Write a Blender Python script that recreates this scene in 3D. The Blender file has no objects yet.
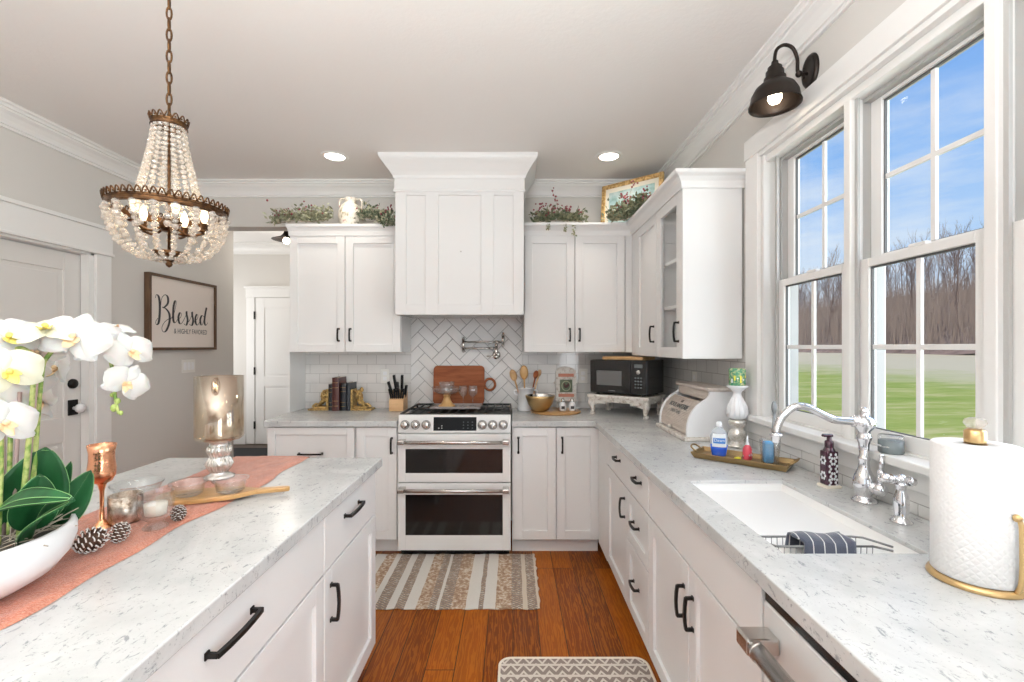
import bpy, bmesh, math, random
from mathutils import Vector, Matrix, noise
PI = math.pi
sc = bpy.context.scene
C = sc.collection
random.seed(7)

# ------------------------------------------------------------ camera, world, lights, exposure
H = 1.41; F = 455.0
cam = bpy.data.cameras.new('camera'); camo = bpy.data.objects.new('camera', cam); C.objects.link(camo)
camo.location = (0, 0, H); camo.rotation_euler = (PI/2, 0, 0)
cam.sensor_width = 36; cam.lens = 36*F/1024; cam.clip_start = .02; cam.clip_end = 400
cam.shift_x = -1.0/1024; cam.shift_y = 6.0/1024
sc.camera = camo
sc.view_settings.view_transform = 'Standard'; sc.view_settings.look = 'None'
sc.view_settings.gamma = 1; sc.view_settings.use_curve_mapping = False
sc.view_settings.exposure = 0.0
try:
    sc.cycles.use_denoising = True; sc.cycles.denoiser = 'OPENIMAGEDENOISE'
    sc.cycles.max_bounces = 10; sc.cycles.diffuse_bounces = 5; sc.cycles.transparent_max_bounces = 24
    sc.cycles.caustics_reflective = False; sc.cycles.caustics_refractive = False
    sc.cycles.sample_clamp_indirect = 6
except Exception: pass

world = bpy.data.worlds.new('world'); sc.world = world; world.use_nodes = True
wn = world.node_tree.nodes; wl = world.node_tree.links; wn.clear()
def wnode(t, **k):
    n = wn.new(t)
    for a, b in k.items(): setattr(n, a, b)
    return n
w_out = wnode('ShaderNodeOutputWorld'); w_bg = wnode('ShaderNodeBackground')
w_tc = wnode('ShaderNodeTexCoord'); w_sep = wnode('ShaderNodeSeparateXYZ')
wl.new(w_tc.outputs['Generated'], w_sep.inputs[0])
w_gr = wnode('ShaderNodeValToRGB'); e = w_gr.color_ramp.elements
e[0].position = 0.0; e[0].color = (.66, .78, .93, 1); e[1].position = .75; e[1].color = (.10, .27, .78, 1)
for p, c in ((.12, (.56, .74, .96, 1)), (.32, (.27, .52, .95, 1))):
    x = e.new(p); x.color = c
wl.new(w_sep.outputs['Z'], w_gr.inputs[0])
w_map = wnode('ShaderNodeMapping'); w_map.inputs['Scale'].default_value = (1.6, 1.6, 6.5); w_map.inputs['Location'].default_value = (.3, .1, .4)
wl.new(w_tc.outputs['Generated'], w_map.inputs[0])
w_no = wnode('ShaderNodeTexNoise'); w_no.inputs['Scale'].default_value = 1.6; w_no.inputs['Detail'].default_value = 7; w_no.inputs['Roughness'].default_value = .6
wl.new(w_map.outputs[0], w_no.inputs['Vector'])
w_cr = wnode('ShaderNodeValToRGB'); w_cr.color_ramp.elements[0].position = .45; w_cr.color_ramp.elements[1].position = .68
wl.new(w_no.outputs['Fac'], w_cr.inputs[0])
w_fade = wnode('ShaderNodeMapRange'); w_fade.inputs['From Min'].default_value = .5; w_fade.inputs['From Max'].default_value = .22
w_fade.inputs['To Min'].default_value = .12; w_fade.inputs['To Max'].default_value = .9
wl.new(w_sep.outputs['Z'], w_fade.inputs['Value'])
w_mul = wnode('ShaderNodeMath', operation='MULTIPLY'); wl.new(w_cr.outputs[0], w_mul.inputs[0]); wl.new(w_fade.outputs[0], w_mul.inputs[1])
w_mix = wnode('ShaderNodeMix', data_type='RGBA'); wl.new(w_mul.outputs[0], w_mix.inputs['Factor'])
wl.new(w_gr.outputs[0], w_mix.inputs['A']); w_mix.inputs['B'].default_value = (.86, .91, .97, 1)
wl.new(w_mix.outputs['Result'], w_bg.inputs['Color']); w_bg.inputs['Strength'].default_value = 1.0
wl.new(w_bg.outputs[0], w_out.inputs[0])

def light(name, kind, loc, energy, color=(1, 1, 1), rot=(0, 0, 0), **k):
    l = bpy.data.lights.new(name, kind); l.energy = energy; l.color = color
    for a, b in k.items(): setattr(l, a, b)
    o = bpy.data.objects.new(name, l); o.location = loc; o.rotation_euler = rot; C.objects.link(o); return o
# sun over the roof from the far side of the house: lights the lawn, never enters the windows
light('sun', 'SUN', (0, 0, 10), 3.6, (1, .93, .80), (math.radians(-18), math.radians(-48), 0), angle=.02)
# rear fill: lamp added behind the camera, facing the kitchen
# daylight raking in by the near end of the sink window, and an added side fill for surfaces facing right
light('side_window_daylight', 'AREA', (2.4, .75, 1.75), 60, (.90, .96, 1), (0, math.radians(88), math.radians(-14)), shape='RECTANGLE', size=1.6, size_y=1.6)
light('added_side_fill', 'AREA', (1.32, -1.8, 1.2), 88, (.91, .965, 1), (0, math.radians(90), math.radians(-18)), shape='RECTANGLE', size=2.0, size_y=1.7)
light('added_rear_fill', 'AREA', (-.9, -3.25, 1.45), 16, (.94, .975, 1), (PI/2, 0, 0), shape='RECTANGLE', size=3.6, size_y=2.2)
# daylight entering by the three kitchen windows
light('kitchen_window_daylight', 'AREA', (3.0, 1.5, 4.3), 45, (.90, .96, 1), (0, math.radians(38), 0), shape='RECTANGLE', size=1.6, size_y=3.0)
# upward fill lamp added behind the camera to brighten the ceiling
light('added_ceiling_fill', 'AREA', (-.5, -.6, 1.75), 175, (.93, .98, 1), (PI, 0, 0), shape='DISK', size=1.0)
WARM = (1, .92, .82)
CANS = [(-1.245, 3.18), (.67, 3.18), (-1.245, 1.1), (.55, 1.1), (-1.245, -.8), (.55, -.8), (-1.245, -2.4), (.55, -2.4)]
CAN_W = 17.0
HALL_W = 8.0

# ------------------------------------------------------------ materials
def mat(name, col=(.8, .8, .8), rough=.5, metal=0.0, spec=.5, coat=0.0, emit=None, estr=0.0, trans=0.0, alpha=1.0, sheen=0.0):
    m = bpy.data.materials.new(name); m.use_nodes = True
    b = m.node_tree.nodes['Principled BSDF']
    b.inputs['Base Color'].default_value = (*col, 1); b.inputs['Roughness'].default_value = rough
    b.inputs['Metallic'].default_value = metal; b.inputs['Specular IOR Level'].default_value = spec
    b.inputs['Coat Weight'].default_value = coat; b.inputs['Transmission Weight'].default_value = trans
    b.inputs['Alpha'].default_value = alpha; b.inputs['Sheen Weight'].default_value = sheen
    if emit: b.inputs['Emission Color'].default_value = (*emit, 1); b.inputs['Emission Strength'].default_value = estr
    return m
class NT:
    def __init__(s, m): s.m = m; s.n = m.node_tree.nodes; s.l = m.node_tree.links; s.b = s.n['Principled BSDF']
    def add(s, t, ins=None, **k):
        n = s.n.new(t)
        for a, b in k.items(): setattr(n, a, b)
        for a, b in (ins or {}).items():
            if hasattr(b, 'is_linked'): s.l.new(b, n.inputs[a])
            else: n.inputs[a].default_value = b
        return n
    def coords(s, scale=(1, 1, 1), rot=(0, 0, 0), loc=(0, 0, 0)):
        t = s.add('ShaderNodeTexCoord')
        return s.add('ShaderNodeMapping', {'Vector': t.outputs['Object'], 'Scale': scale, 'Rotation': rot, 'Location': loc}).outputs[0]
    def ramp(s, fac, stops):
        r = s.add('ShaderNodeValToRGB', {0: fac}); e = r.color_ramp.elements
        e[0].position, e[0].color = stops[0][0], (*stops[0][1], 1); e[1].position, e[1].color = stops[-1][0], (*stops[-1][1], 1)
        for p, c in stops[1:-1]: x = e.new(p); x.color = (*c, 1)
        return r.outputs[0]
    def noise(s, v, scale, detail=3, rough=.5, dist=0.0):
        return s.add('ShaderNodeTexNoise', {'Vector': v, 'Scale': scale, 'Detail': detail, 'Roughness': rough, 'Distortion': dist}).outputs['Fac']
    def mix(s, f, a, b, bt='MIX'):
        n = s.add('ShaderNodeMix', data_type='RGBA', blend_type=bt)
        for k, v in (('Factor', f), ('A', a), ('B', b)):
            if hasattr(v, 'is_linked'): s.l.new(v, n.inputs[k])
            else: n.inputs[k].default_value = v if k == 'Factor' else (*v, 1)
        return n.outputs['Result']
    def math(s, op, a, b=0.0, c=0.0):
        return s.add('ShaderNodeMath', {0: a, 1: b, 2: c}, operation=op).outputs[0]
    def col(s, c): s.l.new(c, s.b.inputs['Base Color']); return s
    def rough(s, c): s.l.new(c, s.b.inputs['Roughness']); return s
    def bump(s, h, strength=.3, dist=.01):
        n = s.add('ShaderNodeBump', {'Height': h, 'Strength': strength, 'Distance': dist}); s.l.new(n.outputs[0], s.b.inputs['Normal']); return s

def glassy(name, tint=(1, 1, 1), clear=.85, body=(.9, .9, .9), gloss_rough=.02, ior=1.45):
    """thin clear glass: transparent film + fresnel reflection + a trace of body colour"""
    m = bpy.data.materials.new(name); m.use_nodes = True; n = m.node_tree.nodes; l = m.node_tree.links; n.clear()
    o = n.new('ShaderNodeOutputMaterial'); tr = n.new('ShaderNodeBsdfTransparent'); tr.inputs[0].default_value = (*tint, 1)
    gl = n.new('ShaderNodeBsdfGlossy'); gl.inputs['Roughness'].default_value = gloss_rough
    df = n.new('ShaderNodeBsdfDiffuse'); df.inputs[0].default_value = (*body, 1)
    lw = n.new('ShaderNodeLayerWeight'); lw.inputs[0].default_value = .5
    pw = n.new('ShaderNodeMath'); pw.operation = 'POWER'; pw.inputs[1].default_value = 5; l.new(lw.outputs['Facing'], pw.inputs[0])
    f0 = ((ior-1)/(ior+1))**2; fr = n.new('ShaderNodeMath'); fr.operation = 'MULTIPLY_ADD'; fr.inputs[1].default_value = 1-f0; fr.inputs[2].default_value = f0; l.new(pw.outputs[0], fr.inputs[0])
    a = n.new('ShaderNodeMixShader'); a.inputs[0].default_value = 1-clear; l.new(tr.outputs[0], a.inputs[1]); l.new(df.outputs[0], a.inputs[2])
    b = n.new('ShaderNodeMixShader'); l.new(fr.outputs[0], b.inputs[0]); l.new(a.outputs[0], b.inputs[1]); l.new(gl.outputs[0], b.inputs[2])
    l.new(b.outputs[0], o.inputs[0]); return m

M = {}
M['cab'] = mat('white_cabinet_paint', (.78, .775, .765), .4)
M['trim'] = mat('white_trim_paint', (.82, .81, .79), .4)
M['door_paint'] = mat('door_paint', (.74, .72, .69), .42)
m = M['wall'] = mat('greige_wall_paint', (.66, .635, .60), .75); t = NT(m); t.bump(t.noise(t.coords(), 220, 2), .05, .002)
m = M['ceil'] = mat('ceiling_paint', (.83, .81, .785), .85); t = NT(m); t.bump(t.noise(t.coords(), 60, 4), .25, .004)
M['black'] = mat('matte_black_metal', (.018, .016, .015), .38, .6)
M['bronze'] = mat('dark_bronze', (.03, .022, .018), .4, .7)
m = M['brass'] = mat('aged_brass', (.2, .1, .04), .42, .8); t = NT(m); t.col(t.ramp(t.noise(t.coords(), 60, 4), [(.3, (.04, .017, .008)), (.7, (.155, .075, .028))]))
M['gold'] = mat('brushed_gold', (.62, .42, .20), .32, .9)
M['steel'] = mat('brushed_steel', (.60, .575, .545), .27, 1)
M['chrome'] = mat('chrome', (.78, .78, .80), .07, 1)
M['nickel'] = mat('polished_nickel', (.62, .60, .57), .14, 1)
M['white_enamel'] = mat('white_enamel', (.84, .83, .81), .25, coat=.3)
M['sinkwhite'] = mat('white_composite_sink', (.86, .86, .85), .3)
M['blackglass'] = mat('black_glass', (.012, .011, .011), .08, spec=.5)
M['displayblack'] = mat('black_display', (.008, .008, .009), .35, spec=.15)
M['blackgloss'] = mat('black_plastic', (.012, .012, .013), .2)
M['castiron'] = mat('cast_iron', (.02, .02, .02), .55)
M['glass'] = glassy('clear_glass', (.96, .97, .97), .96, (.9, .92, .92), .02, 1.65)
M['pane'] = glassy('window_pane', (.985, .99, .99), .995, (.9, .9, .9), .02, 1.12)
M['crystal'] = glassy('crystal_bead', (.92, .89, .85), .72, (.86, .81, .74), .04, 1.75)
M['cutglass'] = glassy('cut_glass', (.965, .965, .965), .965, (.9, .9, .9), .02, 1.85)
m = M['quartz'] = mat('white_quartz', (.78, .78, .77), .24, spec=.35); t = NT(m); v = t.coords()
n1 = t.noise(v, 3.0, 6, .62, .8); n2 = t.noise(t.coords((1.9, 1, 1), (0, 0, .35)), 33, 6, .74, .6); n3 = t.noise(v, 110, 3, .7)
fl = t.ramp(n2, [(0, (0, 0, 0)), (.35, (0, 0, 0)), (.425, (1, 1, 1)), (1, (1, 1, 1))])
base = t.mix(t.ramp(n1, [(.40, (0, 0, 0)), (.62, (1, 1, 1))]), (.50, .505, .50), (.61, .615, .605))
c = t.mix(fl, (.28, .29, .30), base)
c = t.mix(t.ramp(n3, [(.30, (0, 0, 0)), (.38, (1, 1, 1))]), (.33, .335, .34), c)
t.col(c)
# oak floor: planks run away from the camera
m = M['floor'] = mat('oak_plank_floor', (.3, .12, .04), .3, spec=.22); t = NT(m)
v = t.coords((1, 1, 1), (0, 0, PI/2))
br = t.add('ShaderNodeTexBrick', {'Vector': v, 'Color1': (.0, .0, .0, 1), 'Color2': (1, 1, 1, 1), 'Mortar': (.5, .5, .5, 1), 'Scale': 1.0, 'Mortar Size': .0022,
    'Brick Width': 1.45, 'Row Height': .128, 'Bias': 0.0, 'Mortar Smooth': .1}); br.offset = .37; br.offset_frequency = 3
tone = br.outputs['Color']
vv = t.coords((13, 1.5, 1)); off = t.add('ShaderNodeVectorMath', {0: vv, 1: tone}, operation='ADD').outputs[0]
off2 = t.add('ShaderNodeVectorMath', {0: t.coords((9, 1.0, 1)), 1: t.add('ShaderNodeVectorMath', {0: tone, 'Scale': 7.0}, operation='SCALE').outputs[0]}, operation='ADD').outputs[0]
g1 = t.noise(off, 2.2, 5, .6, .6)
wv = t.add('ShaderNodeTexWave', {'Vector': off2, 'Scale': 2.1, 'Distortion': 14.0, 'Detail': 4.0, 'Detail Scale': 2.2}, wave_type='BANDS', bands_direction='X').outputs['Fac']
pl = t.ramp(tone, [(0, (.13, .025, .0015)), (.3, (.19, .038, .002)), (.6, (.33, .080, .004)), (.8, (.22, .048, .002)), (1, (.40, .105, .006))])
c = t.mix(t.math('MULTIPLY', t.ramp(wv, [(.45, (0, 0, 0)), (.8, (1, 1, 1))]), .38), pl, (.52, .17, .014))
c = t.mix(t.ramp(g1, [(.38, (.22, .22, .22)), (.62, (0, 0, 0))]), c, (.10, .022, .002))
c = t.mix(br.outputs['Fac'], c, (.05, .014, .005)); t.col(c)
t.rough(t.math('MULTIPLY_ADD', g1, .2, .3)); t.bump(t.math('ADD', t.math('MULTIPLY', br.outputs['Fac'], -1.0), t.math('MULTIPLY', g1, .15)), .25, .002)
# subway tile on x-z / y-z walls
def subway(name, rot, col=(.72, .70, .675)):
    m = mat(name, col, .12, coat=.4); t = NT(m); v = t.coords((1, 1, 1), rot, (.03, .0305, .0305))
    br = t.add('ShaderNodeTexBrick', {'Vector': v, 'Color1': (*col, 1), 'Color2': (*[x*.94 for x in col], 1), 'Mortar': (.42, .40, .385, 1), 'Scale': 1.0,
        'Mortar Size': .0016, 'Brick Width': .154, 'Row Height': .0765, 'Mortar Smooth': .15})
    t.col(br.outputs['Color']); t.bump(t.math('SUBTRACT', t.noise(t.coords(), 14, 2), br.outputs['Fac']), .35, .003); return m
M['tile_back'] = subway('subway_tile', (-PI/2, 0, 0))
M['tile_side'] = subway('subway_tile_side', (0, -PI/2, PI/2), (.80, .79, .77))
m = M['herr'] = mat('herringbone_tile', (.72, .70, .68), .1, coat=.4); t = NT(m); t.bump(t.noise(t.coords(), 18, 2), .35, .003)
t.col(t.ramp(t.add('ShaderNodeObjectInfo').outputs['Random'], [(0, (.70, .69, .67)), (1, (.76, .74, .72))]))
M['grout'] = mat('grey_grout', (.33, .32, .31), .8)
def wood(name, a, b, scale=(1, 12, 12), rough=.45, sc_=6):
    m = mat(name, a, rough); t = NT(m); n = t.noise(t.coords(scale), sc_, 5, .6, .5); t.col(t.ramp(n, [(.3, a), (.7, b)])); t.bump(n, .1, .002); return m
M['walnut'] = wood('walnut_frame', (.065, .032, .016), (.15, .08, .04), (6, 6, 1))
M['mahog'] = wood('reddish_board_wood', (.20, .055, .022), (.36, .12, .05), (1, 1, 9), .6, 4)
M['oak'] = wood('warm_oak', (.48, .27, .11), (.66, .41, .19), (2, 9, 9))
M['mahog'].node_tree.nodes['Principled BSDF'].inputs['Specular IOR Level'].default_value = .15
M['honey'] = wood('honey_wood', (.50, .28, .10), (.62, .37, .15), (9, 9, 2), .35)
M['maple'] = wood('maple_block', (.62, .36, .17), (.74, .47, .25), (2, 2, 9))
M['board'] = wood('brown_paddle_wood', (.36, .19, .065), (.54, .31, .12), (2, 12, 12), .3)
M['greywood'] = wood('whitewashed_wood', (.50, .43, .38), (.66, .59, .53), (9, 1.2, 9), .7, 5)
m = M['distress'] = mat('distressed_white', (.70, .66, .61), .6); t = NT(m); t.col(t.ramp(t.noise(t.coords(), 40, 6, .7), [(.34, (.42, .35, .29)), (.5, (.72, .68, .63))])); t.bump(t.noise(t.coords(), 55, 4), .5, .004)
m = M['copper'] = mat('hammered_copper', (.78, .38, .22), .22, 1); t = NT(m); vo = t.add('ShaderNodeTexVoronoi', {'Vector': t.coords(), 'Scale': 170.0}); t.bump(vo.outputs['Distance'], .2, .002)
m = M['copper_s'] = mat('polished_copper', (.80, .38, .20), .14, 1)
m = M['mercury'] = mat('mercury_glass', (.60, .54, .46), .3, 1); t = NT(m); n = t.noise(t.coords(), 26, 8, .75, .4)
t.col(t.ramp(n, [(.38, (.12, .08, .05)), (.5, (.42, .36, .30)), (.62, (.72, .68, .62))])); t.rough(t.math('MULTIPLY_ADD', n, .4, .15))
m = M['mercury_lite'] = mat('silvered_glass', (.72, .69, .64), .16, .6); t = NT(m); n = t.noise(t.coords(), 40, 7, .75)
t.col(t.ramp(n, [(.35, (.45, .40, .33)), (.55, (.80, .78, .74))]))
m = M['coral'] = mat('coral_sequin_cloth', (.72, .28, .18), .5, .1, sheen=.3); t = NT(m); n = t.noise(t.coords((1, .5, 1)), 26, 6, .7); n2 = t.noise(t.coords(), 240, 2, .6)
t.col(t.mix(t.ramp(n2, [(.5, (0, 0, 0)), (.72, (1, 1, 1))]), t.ramp(n, [(.3, (.36, .085, .04)), (.7, (.64, .20, .105))]), (.90, .50, .36)))
t.bump(t.math('ADD', n, n2), .7, .006); t.rough(t.ramp(n2, [(.4, (.6, .6, .6)), (.6, (.22, .22, .22))]))
M['ceramic'] = mat('white_ceramic', (.84, .84, .85), .3)
m = M['petal'] = mat('orchid_petal', (.62, .595, .57), .6); NT(m).b.inputs['Subsurface Weight'].default_value = .15
M['petal_c'] = mat('orchid_throat', (.78, .66, .16), .5)
M['petal_y'] = mat('orchid_petal_yellow', (.64, .63, .49), .6)
M['lipc'] = mat('orchid_lip', (.80, .58, .34), .5)
m = M['leaf'] = mat('orchid_leaf', (.02, .12, .035), .42, spec=.3); t = NT(m); t.col(t.ramp(t.noise(t.coords((8, 8, 2)), 4, 3), [(.3, (.006, .042, .012)), (.7, (.014, .095, .028))]))
M['leafline'] = mat('pale_leaf_vein', (.22, .42, .16), .4)
m = M['stem'] = mat('orchid_stem', (.20, .30, .06), .5); t = NT(m); t.col(t.ramp(t.noise(t.coords(), 70, 3), [(.4, (.14, .26, .04)), (.6, (.42, .46, .16))]))
M['stick'] = mat('mauve_stick', (.34, .24, .22), .6)
M['bud'] = mat('orchid_bud', (.30, .38, .10), .5)
M['moss'] = mat('dark_moss', (.07, .06, .05), .9)
M['twig'] = mat('dry_twigs', (.45, .38, .30), .8)
m = M['cone'] = mat('frosted_pinecone', (.13, .07, .045), .8)
M['conetip'] = mat('white_frosting', (.80, .77, .74), .7)
M['wax'] = mat('cream_wax', (.84, .78, .66), .5)
M['artpaper'] = mat('pale_sign_face', (.80, .72, .66), .7)
M['ink'] = mat('charcoal_ink', (.035, .033, .035), .6)
M['inkthin'] = mat('grey_ink', (.10, .10, .10), .6)
M['plate'] = mat('switch_plate', (.80, .78, .74), .35)
M['slot'] = mat('dark_slot', (.12, .11, .10), .6)
M['bulb'] = mat('lit_bulb', (1, .9, .8), .3, emit=(1, .76, .48), estr=3.2)
M['bulb_s'] = mat('lit_sconce_bulb', (1, .9, .8), .3, emit=(1, .82, .62), estr=16)
M['can'] = mat('recessed_lens', (1, 1, 1), .3, emit=(1, .93, .84), estr=6)
M['olive'] = mat('dusty_green_leaves', (.25, .25, .15), .7)
M['olive2'] = mat('pale_dusty_leaves', (.40, .40, .28), .7)
M['dgreen'] = mat('dark_green_leaves', (.12, .15, .09), .7)
M['orangeband'] = mat('orange_red_band', (.50, .19, .12), .6)
M['pewter'] = mat('dull_pewter', (.33, .29, .27), .55, .3)
M['darkwire'] = mat('grey_wire', (.20, .20, .20), .4, .6)
M['berry'] = mat('red_berries', (.27, .06, .075), .5)
M['pinkflower'] = mat('pink_flowers', (.55, .22, .24), .6)
m = M['vase'] = mat('painted_vase', (.72, .66, .56), .35); t = NT(m); t.col(t.ramp(t.noise(t.coords(), 17, 4, .6), [(.38, (.30, .27, .18)), (.47, (.74, .68, .58)), (.6, (.80, .75, .66)), (.7, (.48, .22, .18))]))
m = M['gilt'] = mat('gilt_frame', (.60, .38, .14), .45, .4); t = NT(m); n = t.noise(t.coords(), 60, 4); t.col(t.ramp(n, [(.35, (.36, .20, .06)), (.6, (.72, .50, .22))])); t.bump(n, .6, .006)
m = M['painting'] = mat('landscape_painting', (.3, .45, .45), .5); t = NT(m); t.col(t.ramp(t.noise(t.coords(), 11, 4, .6), [(.3, (.16, .28, .20)), (.45, (.34, .50, .50)), (.6, (.52, .62, .60)), (.72, (.50, .36, .32))]))
M['mat'] = mat('cream_mat_board', (.80, .74, .62), .7)
M['soapblue'] = mat('blue_dish_soap', (.012, .10, .62), .12, coat=.5)
M['bluesponge'] = mat('blue_sponge', (.10, .42, .80), .8)
M['clearplastic'] = glassy('clear_plastic', (.96, .98, 1), .68, (.82, .87, .92), .1)
M['labelblue'] = mat('label_blue', (.05, .22, .60), .4)
M['labelwhite'] = mat('label_white', (.85, .88, .90), .4)
M['reddish'] = mat('red_pattern', (.62, .07, .10), .35)
M['yellow'] = mat('yellow_plastic', (.80, .72, .05), .4)
M['greybrush'] = mat('grey_handle', (.22, .23, .24), .5)
m = M['greenjar'] = mat('green_label', (.12, .42, .24), .25); t = NT(m); t.col(t.ramp(t.noise(t.coords(), 80, 3, .5), [(.42, (.06, .24, .14)), (.52, (.20, .38, .18)), (.62, (.52, .52, .30))]))
M['plum'] = mat('plum_soap', (.045, .008, .022), .15, coat=.4)
M['greyjar'] = mat('grey_label', (.13, .15, .155), .4)
m = M['towelpaper'] = mat('paper_towel', (.86, .85, .84), .9); t = NT(m)
v = t.coords(); sx = t.add('ShaderNodeSeparateXYZ', {0: v}); ang = t.math('MULTIPLY', t.math('ARCTAN2', sx.outputs[1], sx.outputs[0]), 14.0); zz = t.math('MULTIPLY', sx.outputs[2], 190.0)
d1 = t.math('ABSOLUTE', t.math('SINE', t.math('ADD', ang, zz))); d2 = t.math('ABSOLUTE', t.math('SINE', t.math('SUBTRACT', ang, zz)))
t.bump(t.math('ADD', t.math('MINIMUM', d1, d2), t.math('MULTIPLY', t.noise(v, 260, 2), .5)), .45, .0022)
M['towel'] = mat('navy_striped_towel', (.055, .065, .095), .9, sheen=.3); t = NT(M['towel'])
sx = t.add('ShaderNodeSeparateXYZ', {0: t.coords((1, 1, 1), (0, 0, .12))}); st = t.math('LESS_THAN', t.math('FRACT', t.math('MULTIPLY', sx.outputs[0], 36.0)), .10)
t.col(t.mix(st, (.050, .058, .085), (.50, .50, .49))); t.bump(t.noise(t.coords(), 300, 2), .5, .002)
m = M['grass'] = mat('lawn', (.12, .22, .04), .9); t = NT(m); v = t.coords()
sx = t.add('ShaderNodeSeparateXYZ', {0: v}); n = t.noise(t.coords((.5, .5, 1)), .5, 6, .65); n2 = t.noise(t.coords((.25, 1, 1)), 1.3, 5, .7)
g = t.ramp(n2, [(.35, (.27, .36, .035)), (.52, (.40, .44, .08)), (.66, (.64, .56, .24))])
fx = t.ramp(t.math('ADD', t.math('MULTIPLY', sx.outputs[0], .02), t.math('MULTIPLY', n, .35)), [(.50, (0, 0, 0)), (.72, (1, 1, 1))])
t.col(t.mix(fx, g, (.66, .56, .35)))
m = M['woodsfloor'] = mat('leaf_litter', (.22, .16, .12), .95); t = NT(m); t.col(t.ramp(t.noise(t.coords(), .8, 8, .75), [(.3, (.13, .085, .065)), (.7, (.34, .24, .19))]))
m = M['bark'] = mat('bare_bark', (.20, .135, .11), .9)
M['bark2'] = mat('pale_bare_bark', (.33, .25, .21), .9)
M['brush'] = mat('brushwood', (.25, .19, .155), .95)
M['darkmat'] = mat('black_doormat', (.012, .012, .014), .95)
M['darkwood'] = mat('dark_hall_wood', (.06, .035, .022), .5)
M['leather_r'] = mat('burgundy_leather', (.075, .018, .014), .35)
M['leather_k'] = mat('black_leather', (.012, .013, .016), .4)
M['leather_n'] = mat('navy_leather', (.010, .012, .017), .4)
M['pages'] = mat('book_pages', (.55, .48, .36), .8)
m = M['antgold'] = mat('antique_gold_resin', (.50, .32, .10), .45, .5); t = NT(m); n = t.noise(t.coords(), 70, 4); t.col(t.ramp(n, [(.35, (.24, .13, .035)), (.6, (.64, .43, .16))])); t.bump(n, .5, .004)
M['frame_mid'] = mat('vinyl_window_track', (.42, .41, .395), .5)
M['gasket'] = mat('dark_gasket', (.10, .10, .10), .6)
M['screenframe'] = mat('grey_track', (.14, .14, .14), .4)
M['traybrass'] = mat('worn_brass_tray', (.30, .20, .09), .38, .7)

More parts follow.
